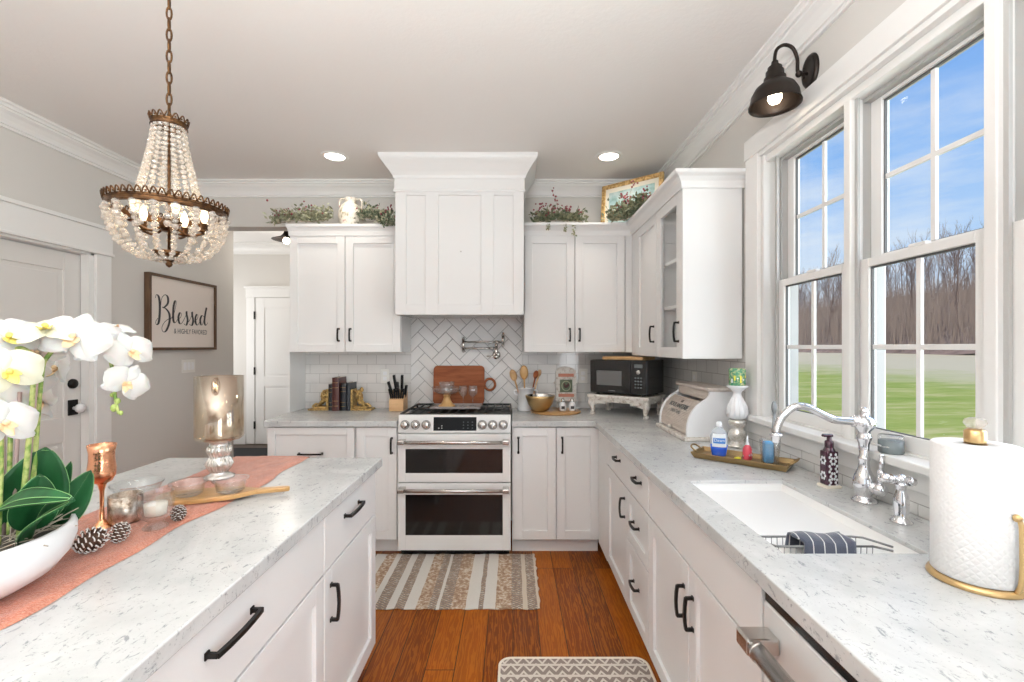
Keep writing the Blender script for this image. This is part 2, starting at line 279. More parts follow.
# ------------------------------------------------------------ mesh helpers
class MB:
    def __init__(s, X=None): s.bm = bmesh.new(); s.X = X or Matrix(); s.mi = 0
    def _v(s, p): return s.bm.verts.new(s.X @ Vector(p))
    def _f(s, vs, smooth=False):
        try: f = s.bm.faces.new(vs)
        except ValueError: return None
        f.smooth = smooth; f.material_index = s.mi; return f
    def box(s, x0, x1, y0, y1, z0, z1, bev=0.0):
        if x0 > x1: x0, x1 = x1, x0
        if y0 > y1: y0, y1 = y1, y0
        if z0 > z1: z0, z1 = z1, z0
        v = [s._v(p) for p in ((x0, y0, z0), (x1, y0, z0), (x1, y1, z0), (x0, y1, z0), (x0, y0, z1), (x1, y0, z1), (x1, y1, z1), (x0, y1, z1))]
        fs = [s._f([v[i] for i in q]) for q in ((3, 2, 1, 0), (4, 5, 6, 7), (0, 1, 5, 4), (1, 2, 6, 5), (2, 3, 7, 6), (3, 0, 4, 7))]
        if bev > 0:
            es = list({e for f in fs for e in f.edges})
            bmesh.ops.bevel(s.bm, geom=es, offset=bev, segments=1 if bev < .004 else 2, affect='EDGES', profile=.5)
        return s
    def prism(s, pts, a0, a1, axis='y', smooth=False):
        def P(p, a): return {'y': (p[0], a, p[1]), 'x': (a, p[0], p[1]), 'z': (p[0], p[1], a)}[axis]
        A = [s._v(P(p, a0)) for p in pts]; B = [s._v(P(p, a1)) for p in pts]; n = len(pts)
        for i in range(n): s._f([A[i], A[(i+1) % n], B[(i+1) % n], B[i]], smooth)
        s._f(A[::-1]); s._f(B); return s
    def lathe(s, prof, c=(0, 0, 0), seg=28, smooth=True, sx=1, sy=1, a0=0, a1=2*PI, caps=False):
        full = abs(a1-a0-2*PI) < 1e-6; rings = []
        for r, z in prof:
            if r < 1e-6: rings.append([s._v((c[0], c[1], c[2]+z))])
            else: rings.append([s._v((c[0]+sx*r*math.cos(a0+(a1-a0)*i/seg), c[1]+sy*r*math.sin(a0+(a1-a0)*i/seg), c[2]+z)) for i in range(seg+(0 if full else 1))])
        for A, B in zip(rings, rings[1:]):
            m_ = seg
            for i in range(m_):
                j = (i+1) % seg if full else i+1
                if len(A) == 1 and len(B) == 1: continue
                if len(A) == 1: s._f([A[0], B[j], B[i]], smooth)
                elif len(B) == 1: s._f([A[i], A[j], B[0]], smooth)
                else: s._f([A[i], A[j], B[j], B[i]], smooth)
        return s
    def cyl(s, c, r, h, seg=24, r2=None, bev=0.0):
        r2 = r if r2 is None else r2; b = bev
        if b: s.lathe([(0, 0), (r-b, 0), (r, b), (r2, h-b), (r2-b, h), (0, h)], c, seg)
        else:
            s.lathe([(0, 0), (r, 0)], c, seg, False); s.lathe([(r, 0), (r2, h)], c, seg); s.lathe([(r2, h), (0, h)], c, seg, False)
        return s
    def tube(s, pts, r, seg=8, closed=False, caps=True, flat=None, up=None):
        pts = [Vector(p) for p in pts]; n = len(pts); rs = r if isinstance(r, (list, tuple)) else [r]*n
        rings = []; prev = None
        for i, p in enumerate(pts):
            if closed: t = pts[(i+1) % n]-pts[i-1]
            else: t = pts[min(i+1, n-1)]-pts[max(i-1, 0)]
            if t.length < 1e-9: t = Vector((0, 0, 1))
            t.normalize()
            if prev is None:
                a = Vector(up) if up else (Vector((0, 0, 1)) if abs(t.z) < .9 else Vector((1, 0, 0)))
                u = t.cross(a).normalized()
            else:
                u = prev-t*prev.dot(t)
                u = u.normalized() if u.length > 1e-6 else t.orthogonal().normalized()
            prev = u; w = t.cross(u)
            fx, fy = flat or (1, 1)
            rings.append([s._v(p+u*(fx*rs[i]*math.cos(2*PI*(k+.5)/seg))+w*(fy*rs[i]*math.sin(2*PI*(k+.5)/seg))) for k in range(seg)])
        N = n if closed else n-1
        for i in range(N):
            A, B = rings[i], rings[(i+1) % n]
            for k in range(seg): s._f([A[k], A[(k+1) % seg], B[(k+1) % seg], B[k]], seg > 4)
        if caps and not closed: s._f(rings[0][::-1]); s._f(rings[-1])
        return s
    def ball(s, c, r, seg=12, ring=8, sc=(1, 1, 1)):
        X = s.X; s.X = X @ Matrix.Translation(c) @ Matrix.Diagonal((*sc, 1))
        s.lathe([(r*math.sin(PI*i/ring), -r*math.cos(PI*i/ring)) for i in range(ring+1)], seg=seg); s.X = X; return s
    def sweep(s, path, prof, closed=False, smooth=False):
        """mitred moulding: path of (x,y); profile of (offset to the right, z)"""
        n = len(path); rings = []
        for i in range(n):
            p = Vector(path[i]).to_2d() if False else Vector(path[i])
            d0 = (Vector(path[i])-Vector(path[i-1])).normalized() if (i > 0 or closed) else None
            d1 = (Vector(path[(i+1) % n])-Vector(path[i])).normalized() if (i < n-1 or closed) else None
            if d0 is None: d0 = d1
            if d1 is None: d1 = d0
            n0 = Vector((d0.y, -d0.x)); n1 = Vector((d1.y, -d1.x)); b = (n0+n1)
            b = b/(b.length_squared)*2
            rings.append([s._v((p.x+b.x*o, p.y+b.y*o, z)) for o, z in prof])
        m_ = len(prof)
        for i in range(n if closed else n-1):
            A, B = rings[i], rings[(i+1) % n]
            for k in range(m_): s._f([A[k], A[(k+1) % m_], B[(k+1) % m_], B[k]], smooth)
        if not closed: s._f(rings[0][::-1]); s._f(rings[-1])
        return s
    def grid(s, fn, nu, nv, smooth=True):
        V = [[s._v(fn(i/nu, j/nv)) for j in range(nv+1)] for i in range(nu+1)]
        for i in range(nu):
            for j in range(nv): s._f([V[i][j], V[i+1][j], V[i+1][j+1], V[i][j+1]], smooth)
        return s
    def cells(s, xs, ys, mask, z0, z1):
        for i in range(len(xs)-1):
            for j in range(len(ys)-1):
                if not mask(i, j): continue
                x0, x1, y0, y1 = xs[i], xs[i+1], ys[j], ys[j+1]
                q = lambda *P: s._f([s._v(p) for p in P])
                q((x0, y0, z1), (x1, y0, z1), (x1, y1, z1), (x0, y1, z1)); q((x0, y1, z0), (x1, y1, z0), (x1, y0, z0), (x0, y0, z0))
                ok = lambda a, b: 0 <= a < len(xs)-1 and 0 <= b < len(ys)-1 and mask(a, b)
                if not ok(i-1, j): q((x0, y1, z0), (x0, y0, z0), (x0, y0, z1), (x0, y1, z1))
                if not ok(i+1, j): q((x1, y0, z0), (x1, y1, z0), (x1, y1, z1), (x1, y0, z1))
                if not ok(i, j-1): q((x0, y0, z0), (x1, y0, z0), (x1, y0, z1), (x0, y0, z1))
                if not ok(i, j+1): q((x1, y1, z0), (x0, y1, z0), (x0, y1, z1), (x1, y1, z1))
        bmesh.ops.remove_doubles(s.bm, verts=s.bm.verts, dist=1e-5); return s
    def mesh(s, name, mats):
        bmesh.ops.recalc_face_normals(s.bm, faces=s.bm.faces)
        me = bpy.data.meshes.new(name); s.bm.to_mesh(me); s.bm.free()
        for m_ in (mats if isinstance(mats, (list, tuple)) else [mats]): me.materials.append(M[m_] if isinstance(m_, str) else m_)
        return me
    def build(s, name, mats, parent=None, label=None):
        o = bpy.data.objects.new(name, s.mesh(name, mats)); C.objects.link(o)
        if parent: o.parent = parent
        if label: o['label'] = label
        return o
def thing(name, label, cat, loc=(0, 0, 0), rz=0, group=None, kind=None):
    o = bpy.data.objects.new(name, None); C.objects.link(o); o.location = loc; o.rotation_euler = (0, 0, rz); o.empty_display_size = .05
    o['label'] = label; o['category'] = cat
    if group: o['group'] = group
    if kind: o['kind'] = kind
    return o
def tag(o, label, cat, group=None, kind=None):
    o['label'] = label; o['category'] = cat
    if group: o['group'] = group
    if kind: o['kind'] = kind
    return o
def struct(name, mb, m_, parent=None):
    o = mb.build(name, m_, parent)
    if not parent: o['kind'] = 'structure'
    return o
def dup(o, loc=None, rz=None, label=None, parent=None):
    c = o.copy(); C.objects.link(c)
    if parent: c.parent = parent
    for ch in [x for x in bpy.data.objects if x.parent == o]: dup(ch, parent=c)
    if loc is not None: c.location = loc
    if rz is not None: c.rotation_euler = (0, 0, rz)
    if label: c['label'] = label
    return c
def bevmod(o, w=.003, seg=2):
    b = o.modifiers.new('bevel', 'BEVEL'); b.width = w; b.segments = seg; b.limit_method = 'ANGLE'; b.angle_limit = math.radians(40); return o
def smooth_path(pts, n=8):
    """Catmull-Rom through points"""
    P = [Vector(p) for p in pts]; out = []
    for i in range(len(P)-1):
        p0 = P[max(i-1, 0)]; p1 = P[i]; p2 = P[i+1]; p3 = P[min(i+2, len(P)-1)]
        for k in range(n):
            t = k/n; out.append(.5*((2*p1)+(p2-p0)*t+(2*p0-5*p1+4*p2-p3)*t*t+(3*p1-p0-3*p2+p3)*t**3))
    out.append(P[-1]); return out
def text_part(body, size, X, m_, parent, name='lettering', align='CENTER', ext=.0006, sx=1.0, shear=0.0):
    cu = bpy.data.curves.new('t', 'FONT'); cu.body = body; cu.size = size; cu.align_x = align; cu.align_y = 'CENTER'; cu.extrude = ext; cu.shear = shear; cu.resolution_u = 3
    to = bpy.data.objects.new('t', cu); me = bpy.data.meshes.new_from_object(to)
    me.transform(X @ Matrix.Diagonal((sx, 1, 1, 1))); me.materials.clear(); me.materials.append(M[m_])
    bpy.data.objects.remove(to); bpy.data.curves.remove(cu)
    o = bpy.data.objects.new(name, me); C.objects.link(o); o.parent = parent; return o
T = Matrix.Translation
def R(a, ax='Z'): return Matrix.Rotation(a, 4, ax)
FACE_BACK = lambda x, y, z: T((x, y, z))                        # panel faces the camera
FACE_RIGHT = lambda x, y, z: T((x, y, z)) @ R(-PI/2)              # panel faces -X, its x runs towards the camera
FACE_ISL = lambda x, y, z: T((x, y, z)) @ R(PI/2)                 # panel faces +X, its x runs away
def pxY(px, py, Y): return Vector(((px-513)*Y/F, Y, H-(py-347)*Y/F))

def shaker(X, w, h, rail=.058, t=.02, rec=.012):
    mb = MB(X); b = .0015
    mb.box(0, rail, 0, t, 0, h, b); mb.box(w-rail, w, 0, t, 0, h, b)
    mb.box(rail, w-rail, 0, t, 0, rail, b); mb.box(rail, w-rail, 0, t, h-rail, h, b)
    mb.box(rail-.002, w-rail+.002, rec, t-.001, rail-.002, h-rail+.002); return mb
def slabp(X, w, h, t=.02): return MB(X).box(0, w, 0, t, 0, h, .0025)
def pull(X, cx, cz, L, vert, parent):
    mb = MB(X @ T((cx, 0, cz)) @ (R(-PI/2, 'Y') if vert else Matrix()))
    for s_ in (-1, 1):
        mb.box(s_*L/2-.007, s_*L/2+.007, -.004, 0, -.008, .008, .001)
        mb.box(s_*L/2-.005, s_*L/2+.005, -.025, 0, -.005, .005, .001)
    mb.tube([(x*L/2*1.03, -.023-.005*(1-x*x), 0) for x in (-1, -.8, -.5, 0, .5, .8, 1)], .0075, 4, flat=(.85, 1))
    return mb.build('pull_handle', 'black', parent)

# ------------------------------------------------------------ room shell
XL, XR, YB, CZ = -2.82, 1.20, 3.70, 2.743
YR = -3.4
struct('floor', MB().box(XL-.14, XR+.14, YR, 4.7, -.1, 0), 'floor')
struct('floor_hall', MB().box(-4.4, -1.2, 4.7, 6.05, -.1, .15), 'darkwood')
struct('ceiling', MB().box(-4.4, XR+.14, YR, 6.05, CZ, CZ+.12), 'ceil')
D0, D1, DH = 2.22, 3.06, 2.045     # door opening in the left wall
w = MB(); w.box(XL-.14, XL, YR, D0, 0, CZ); w.box(XL-.14, XL, D0, D1, DH, CZ); w.box(XL-.14, XL, D1, 4.59, 0, CZ)
struct('wall_left', w, 'wall')
w = MB(); w.box(-1.70, XR+.14, YB, YB+.14, 0, CZ); w.box(XL, -1.70, YB, YB+.14, 2.388, CZ); struct('wall_back', w, 'wall')
WY0, WY1, WZ0, WZ1 = .60, 2.20, 1.065, 2.35
w = MB(); w.box(XR, XR+.14, YR, -2.75, 0, CZ); w.box(XR, XR+.14, -2.75, -.85, 2.25, CZ); w.box(XR, XR+.14, -.85, WY0, 0, CZ); w.box(XR, XR+.14, WY1, YB, 0, CZ); w.box(XR, XR+.14, WY0, WY1, 0, WZ0); w.box(XR, XR+.14, WY0, WY1, WZ1, CZ)  # unseen opening behind the camera, added for the side fill
struct('wall_right', w, 'wall')
w = MB(); w.box(XL, XR, YR-.14, YR, 0, .25); w.box(XL, XR, YR-.14, YR, 2.5, CZ)  # openings put in so sky light enters from behind
for x in (XL, -1.6, -.3, 1.0): w.box(x, x+.2, YR-.14, YR, .25, 2.5)
struct('wall_rear', w, 'wall')
w = MB(); w.box(-4.4, -1.2, 5.9, 6.05, 0, CZ); struct('wall_hall_end', w, 'wall')
struct('wall_hall_left', MB().box(-4.4, -4.3, 4.59, 5.9, 0, CZ), 'wall')
struct('wall_hall_near', MB().box(-4.3, XL-.14, 4.47, 4.59, 0, CZ), 'wall')
struct('wall_hall_right', MB().box(-1.3, -1.2, 3.84, 5.9, 0, CZ), 'wall')
CROWN = [(0, -.120), (.014, -.120), (.014, -.106), (.024, -.104), (.025, -.094), (.031, -.078), (.048, -.056), (.066, -.042), (.068, -.033), (.080, -.031), (.080, -.018), (.094, -.012), (.094, 0), (0, 0)]
def crown(path, z, name, k=1.0): struct(name, MB().sweep(path, [(o*k, z+q*k) for o, q in CROWN]), 'trim')
crown([(XL, YR), (XL, YB), (-.832, YB)], CZ, 'trim_1'); struct('trim_12', MB().box(XR-.02, XR, -.85, -.74, 0, 2.25, .002).box(XR-.02, XR, -2.86, -2.75, 0, 2.25, .002).box(XR-.022, XR, -2.88, -.72, 2.25, 2.37, .002).box(XR+.05, XR+.09, -1.83, -1.77, 0, 2.25), 'trim')  # trim_12 cases the added side opening
crown([(.082, YB), (XR, YB), (XR, YR)], CZ, 'trim_2')
crown([(-4.3, 5.9), (-1.3, 5.9)], CZ, 'trim_3', 1.1)
struct('trim_4', MB().box(-1.70, -1.684, 3.43, YB, .9145, 1.372), 'trim')   # end panel beside the opening
bb = MB()
for y0, y1 in ((YR, D0-.12), (D1+.12, 4.59)): bb.box(XL, XL+.016, y0, y1, 0, .13, .003)
struct('baseboard_left', bb, 'trim')
struct('baseboard_hall', MB().box(-4.3, -3.46, 5.884, 5.9, .15, .28, .003).box(-2.46, -1.3, 5.884, 5.9, .15, .28, .003), 'trim')

# door in the left wall, craftsman casing
d = thing('door_1', 'tall white panelled door in the left wall with black deadbolt and glass knob', 'door', (XL, D0, 0)); d['kind'] = 'structure'
X = FACE_ISL(0, 0, 0)    # local x runs along +Y from D0, outward = +X
W_ = D1-D0
cs = MB(X); cs.box(-.115, 0, -.02, 0, 0, DH, .002); cs.box(W_, W_+.115, -.02, 0, 0, DH, .002)
cs.box(-.12, W_+.12, -.026, 0, DH, DH+.165, .002); cs.box(-.135, W_+.135, -.04, 0, DH+.165, DH+.19, .004); cs.box(-.13, W_+.13, -.032, 0, DH-.008, DH+.010, .003)
cs.box(0, .02, 0, .14, 0, DH); cs.box(W_-.02, W_, 0, .14, 0, DH); cs.box(0, W_, 0, .14, DH-.02, DH)
cs.box(.02, .034, .0, .055, 0, DH-.02); cs.box(W_-.034, W_-.02, .0, .055, 0, DH-.02)
cs.build('casing', 'trim', d)
sl = MB(X); a, b_ = .024, W_-.024; t0, t1 = .062, .10
sl.box(a, a+.115, t0, t1, .01, DH-.024, .002); sl.box(b_-.115, b_, t0, t1, .01, DH-.024, .002)
for z0, z1 in ((.01, .22), (.80, .96), (DH-.14, DH-.024)): sl.box(a+.115, b_-.115, t0, t1, z0, z1, .002)
sl.box(a+.11, b_-.11, t0+.010, t1-.01, .2, DH-.13)
for z0, z1 in ((.245, .775), (.985, DH-.165)): sl.box(a+.15, b_-.15, t0+.004, t0+.014, z0, z1, .004)
slab_o = sl.build('door_panel', 'door_paint', d)
k = MB(X @ T((W_-.085, t0, 1.17)) @ R(PI/2, 'X')); k.lathe([(0, .022), (.020, .022), (.031, .012), (.032, 0)]); k.build('deadbolt', 'black', d)
k = MB(X); k.box(W_-.118, W_-.052, t0-.010, t0, .965, 1.065, .003); k.build('knob_plate', 'black', d)
k = MB(X @ T((W_-.085, t0-.01, 1.01)) @ R(PI/2, 'X')); k.lathe([(.010, 0), (.012, .02), (.026, .030), (.031, .045), (.026, .058), (0, .064)]); k.build('door_knob', 'ceramic', d, 'white ceramic knob')

# hall door
d = thing('door_2', 'white panelled door with three black hinges at the end of the hall', 'door', (-3.34, 5.9, .16)); d['kind'] = 'structure'
cs = MB(); cs.box(-.107, 0, -.02, 0, 0, 1.89, .002); cs.box(.76, .867, -.02, 0, 0, 1.89, .002); cs.box(-.112, .872, -.026, 0, 1.89, 2.01, .002); cs.box(-.13, .89, -.042, 0, 2.01, 2.035, .004)
cs.build('casing', 'trim', d)
sl = MB(); sl.box(.004, .12, -.012, 0, 0, 1.885, .001); sl.box(.64, .756, -.012, 0, 0, 1.885, .001)
for z0, z1 in ((0, .2), (.74, .87), (1.76, 1.885)): sl.box(.12, .64, -.012, 0, z0, z1, .001)
for z0, z1 in ((.2, .74), (.87, 1.76)): sl.box(.145, .615, -.008, 0, z0+.025, z1-.025, .003)
sl.box(.1, .66, -.004, 0, .1, 1.8); sl.build('door_panel', 'trim', d)
for z in (.24, .94, 1.66): MB().box(-.012, .008, -.024, -.004, z-.05, z+.05, .002).build('hinge', 'black', d)
tag(MB().box(-3.55, -1.9, 4.78, 5.62, .151, .165, .004).build('doormat', 'darkmat'), 'black mat on the raised hall floor before the white door', 'mat')

# --- windows: three double-hung units sharing one casing
cas = MB(); XW = XR
cas.box(XW-.02, XW, WY1, WY1+.112, 1.05, WZ1+.0, .002); cas.box(XW-.02, XW, WY0-.112, WY0, 1.05, WZ1, .002)
cas.box(XW-.024, XW, WY0-.12, WY1+.118, WZ1, WZ1+.098, .002); cas.box(XW-.012, XW+.14, WY0, WY1, WZ1-.02, WZ1, .001)
cas.box(XW+.0, XW+.14, WY1-.02, WY1, WZ0, WZ1-.02); cas.box(XW+.0, XW+.14, WY0, WY0+.02, WZ0, WZ1-.02)
cas.box(XW+.012, XW+.14, WY0, WY1, WZ1-.052, WZ1-.02, .002)
for y in (1.65, 1.155): cas.box(XW+.010, XW+.14, y-.017, y+.017, WZ0, WZ1-.05, .003)
struct('trim_5', cas, 'trim')
st = MB(); st.box(XW-.05, XW+.03, WY0-.13, WY1+.125, 1.048, 1.076, .005); st.box(XW+.028, XW+.14, WY0, WY1, 1.04, 1.082, .002)
st.box(XW-.016, XW, WY0-.11, WY1+.11, .985, 1.048, .002)
struct('trim_6', st, 'trim')
for i, gy in enumerate((1.715, 1.22, .725)):
    y0, y1 = gy, gy+.365; s_ = .047
    o = thing('window_%d' % (i+1), ('white double-hung window farthest along the sink wall, beside the cabinets', 'white double-hung window in the middle, behind the tall faucet', 'white double-hung window nearest the camera, mostly outside the frame')[i], 'window', (XW+.06, y0, 1.08)); o['kind'] = 'structure'
    fr = MB(T((-(XW+.06), -y0, -1.08)))
    ya, yb = y0-s_-.016, y1+s_+.016
    for y in (ya, yb-.018+.002): fr.box(XW+.055, XW+.135, y, y+.016, 1.08, 2.30, .001)
    fr.box(XW+.056, XW+.134, ya, yb, 2.283, 2.2972, .001)
    for y in (ya+.018, yb-.020-.004): fr.box(XW+.026, XW+.0365, y-.004, y+.01, 1.08, 2.30, .001)
    fr.box(XW+.069, XW+.076, yb-.004, yb+.002, 1.08, 2.29); fr.build('frame', 'frame_mid', o)
    def sash(x0, x1, zb, zt, rb, rt, nm):
        sh = MB(T((-(XW+.06), -y0, -1.08)))
        sh.box(x0, x1, y0-s_, y0, zb-rb, zt+rt, .002); sh.box(x0, x1, y1, y1+s_, zb-rb, zt+rt, .002)
        sh.box(x0, x1, y0, y1, zb-rb, zb, .002); sh.box(x0, x1, y0, y1, zt, zt+rt, .002)
        ym = (y0+y1)/2; zm = (zb+zt)/2; xm = (x0+x1)/2
        sh.box(xm-.004, xm+.007, ym-.0085, ym+.0085, zb, zt, .001); sh.box(xm-.0035, xm+.0065, y0, y1, zm-.0085, zm+.0085, .001)
        so = sh.build(nm, 'trim', o)
        g = MB(T((-(XW+.06), -y0, -1.08))); xg = xm+.004
        g.box(xg, xg+.003, y0+.0005, y1-.0005, zb+.0005, zt-.0005); g.build('pane', 'pane', so)
        ga = MB(T((-(XW+.06), -y0, -1.08)))
        ga.box(xm-.006, xm+.003, y1-.004, y1-.0002, zb, zt); ga.box(xm-.006, xm+.003, y0, y1-.004, zt-.006, zt-.0002); ga.box(xm-.006, xm+.003, y0, y1-.004, zb+.0002, zb+.003)
        ga.build('gasket', 'gasket', so)
    sash(XW+.083, XW+.113, 1.735, 2.272, .03, .045, 'upper_sash')
    sash(XW+.038, XW+.068, 1.130, 1.690, .048, .030, 'lower_sash')
    lk = MB(T((-(XW+.06), -y0, -1.08))); lk.box(XW+.040, XW+.062, y0+.15, y0+.21, 1.72, 1.732, .004); lk.build('sash_lock', 'trim', o)

# --- backsplash
bs = MB(); bs.box(-1.684, -.83, YB-.008, YB-.0005, .9145, 1.372); bs.box(.078, XR-.008, YB-.008, YB-.0005, .9145, 1.372); struct('trim_7', bs, 'tile_back')
bs = MB(); bs.box(XR-.008, XR-.0005, WY1+.112, YB-.008, .9145, 1.372); bs.box(XR-.008, XR-.0005, -.1, WY1+.112, .9145, .985); struct('trim_8', bs, 'tile_side')
gx0, gx1, gz0, gz1 = -.826, .074, .9145, 1.66
struct('trim_9', MB().box(-.83, .078, YB-.004, YB-.0005, gz0, gz1), 'grout')
hb = MB(); wt = .080; g = .0022; X45 = R(PI/4, 'Y')
# herringbone lattice: offsets (w,w) and (4w,0) for L = 2w
for a in range(-14, 15):
    for b in range(-8, 9):
        ox, oz = a*wt+b*4*wt, a*wt
        for (x0, z0, x1, z1) in ((ox, oz, ox+2*wt, oz+wt), (ox+3*wt, oz, ox+4*wt, oz+2*wt)):
            pts = [(x0+g, z0+g), (x1-g, z0+g), (x1-g, z1-g), (x0+g, z1-g)]
            q = [((x-z)*.70711-.376, (x+z)*.70711+1.25) for x, z in pts]
            if max(p[0] for p in q) < gx0 or min(p[0] for p in q) > gx1 or max(p[1] for p in q) < gz0 or min(p[1] for p in q) > gz1: continue
            hb.prism(q, YB-.010, YB-.003)
for co, no in (((gx0, 0, 0), (-1, 0, 0)), ((gx1, 0, 0), (1, 0, 0)), ((0, 0, gz0), (0, 0, -1)), ((0, 0, gz1), (0, 0, 1))):
    bmesh.ops.bisect_plane(hb.bm, geom=list(hb.bm.verts)+list(hb.bm.edges)+list(hb.bm.faces), plane_co=co, plane_no=no, clear_outer=True)
bmesh.ops.bevel(hb.bm, geom=[e for e in hb.bm.edges if not e.is_boundary], offset=.0008, segments=1, affect='EDGES')
struct('trim_10', hb, 'herr')
# pencil trim round the herringbone
struct('trim_11', MB().box(-.834, -.826, YB-.013, YB-.001, .9145, 1.64, .002).box(.072, .080, YB-.013, YB-.001, .9145, 1.64, .002), 'tile_back')

# recessed ceiling lights
for i, (x, y) in enumerate(CANS):
    light('can_light', 'SPOT', (x, y, CZ-.02), CAN_W if y > 3 else 3.0, WARM, (0, 0, 0), spot_size=math.radians(165), spot_blend=1.0, shadow_soft_size=.07)
    if i < 2:
        o = thing('ceiling_light', ('round lit recessed ceiling light left of the range hood', 'round lit recessed ceiling light right of the range hood')[i], 'ceiling light', (x, y, CZ), group='recessed ceiling lights')
        MB().lathe([(.066, -.001), (.07, -.007), (.088, -.005), (.094, 0)], seg=40).build('trim_ring', 'trim', o)
        MB().lathe([(0, -.003), (.066, -.003)], seg=40, smooth=False).build('lens', 'can', o)
light('hall_light', 'POINT', (-2.49, 5.0, 2.42), HALL_W, (1, .93, .84), shadow_soft_size=.04)
light('added_hall_fill', 'AREA', (-4.2, 5.25, 1.5), 20, (.98, .99, 1), (0, -PI/2, 0), shape='RECTANGLE', size=1.6, size_y=1.0)  # extra lamp added to brighten the hall, its wall is solid

# ------------------------------------------------------------ cabinets
TOP = .914; ZC = .876
def carcass(o, X, w, dep, z0=.10, z1=ZC, kick=True, nm='body'):
    """box behind the doors; local frame: x across, y into the cabinet, front of doors at y=0"""
    mb = MB(X); mb.box(0, w, .021, dep, z0, z1, .0015); b = mb.build(nm, 'cab', o)
    if kick: MB(X).box(0, w, .075, .095, 0, z0).build('toe_kick', 'cab', o)
    return b
def base_unit(label, frame, w, dep, fronts, cat='cabinet', name='base_cabinet'):
    """fronts: (kind, x0, x1, z0, z1, pulls) pulls = [(x, z, L, vertical)]"""
    o = thing(name, label, cat, frame.translation); o.location = frame.translation
    rot = frame.to_3x3().to_4x4(); X = rot
    carcass(o, X, w, dep)
    for kd, x0, x1, z0, z1, pulls in fronts:
        g_ = .0018; Y = X @ T((x0+g_, 0, z0+g_)); ww, hh = x1-x0-2*g_, z1-z0-2*g_
        if kd == 'door': p = shaker(Y, ww, hh).build('door', 'cab', o)
        elif kd == 'sdrawer': p = shaker(Y, ww, hh, .05).build('drawer', 'cab', o)
        elif kd == 'false': p = slabp(Y, ww, hh).build('false_front', 'cab', o)
        else: p = slabp(Y, ww, hh).build('drawer', 'cab', o)
        for (px, pz, L, vert) in pulls: pull(X, px, pz, L, vert, p)
    return o
YF = 3.072
base_unit('wide white base cabinet left of the range, deep panelled drawer half hidden by the island', FACE_BACK(-1.66, YF, 0), .592, YB-YF-.01,
    [('sdrawer', 0, .59, .50, .868, [(.295, .690, .155, False)]), ('sdrawer', 0, .59, .105, .495, [(.295, .30, .155, False)])])
base_unit('narrow white base cabinet with one door against the left side of the range', FACE_BACK(-1.066, YF, 0), .288, YB-YF-.01, [('door', .006, .282, .108, .868, [(.248, .745, .10, True)])])
base_unit('white two-door base cabinet right of the range under the utensil crock', FACE_BACK(-.006, YF, 0), .592, YB-YF-.01,
    [('door', .01, .297, .108, .868, [(.042, .748, .10, True)]), ('door', .299, .588, .108, .868, [(.338, .748, .10, True)])])
XF = .575
# right run: local x runs towards the camera
def rr(y): return FACE_RIGHT(XF, y, 0)
fo = base_unit('white base cabinet in the sink run nearest the corner, with a wide drawer on top', rr(3.07), 3.07-1.93, XR-XF-.01,
    [('drawer', .29, 1.14, .697, .868, [(.590, .800, .086, False), (.990, .800, .086, False)]),
     ('door', .29, .775, .108, .694, [(.732, .585, .095, True)]),
     ('sdrawer', .775, 1.14, .452, .694, [(.955, .580, .086, False)]), ('sdrawer', .775, 1.14, .108, .449, [(.955, .300, .086, False)])])
MB(R(-PI/2)).box(.012, .287, 0, .021, .10, ZC-.004, .001).build('filler', 'cab', fo)
base_unit('white sink base cabinet with a plain false front over two doors', rr(1.928), 1.928-1.052, XR-XF-.01,
    [('false', 0, .876, .697, .868, []), ('door', 0, .437, .108, .694, [(.400, .558, .100, True)]), ('door', .439, .876, .108, .694, [(.476, .558, .100, True)])])
base_unit('white base cabinet nearest the camera in the sink run, past the dishwasher', rr(.44), .54, XR-XF-.01,
    [('drawer', 0, .54, .697, .868, [(.27, .79, .13, False)]), ('door', 0, .54, .108, .694, [(.05, .60, .115, True)])])
# island
XI = -.604
isl = lambda y: FACE_ISL(XI, y, 0)
o = base_unit('white island cabinet at the far end, drawer over a tall door, facing the sink run', isl(1.457), .565, .40,
    [('drawer', .0, .545, .682, .868, [(.245, .805, .145, False)]), ('door', 0, .545, .108, .679, [(.050, .565, .115, True)])], name='island_cabinet')
o = base_unit('white island cabinet nearest the camera with a wide drawer and long black pull', isl(.42), 1.035, .40,
    [('drawer', 0, 1.035, .682, .868, [(.553, .803, .155, False)]), ('door', 0, .516, .108, .679, [(.47, .565, .115, True)]), ('door', .518, 1.035, .108, .679, [(.566, .565, .115, True)])], name='island_cabinet')
o = base_unit('white island cabinet closest to the viewer, outside most of the picture', isl(-.10), .518, .40, [('drawer', 0, .518, .682, .868, [(.26, .803, .15, False)]), ('door', 0, .518, .108, .679, [])], name='island_cabinet')
ib = MB(); ib.box(-1.50, XI-.402, -.10, 2.022, .10, ZC-.0005, .002); ib.box(-1.44, XI-.41, -.04, 1.96, 0, .10)
tag(ib.build('kitchen_island', 'cab'), 'white back and end panelling of the kitchen island under the stone top', 'cabinet')

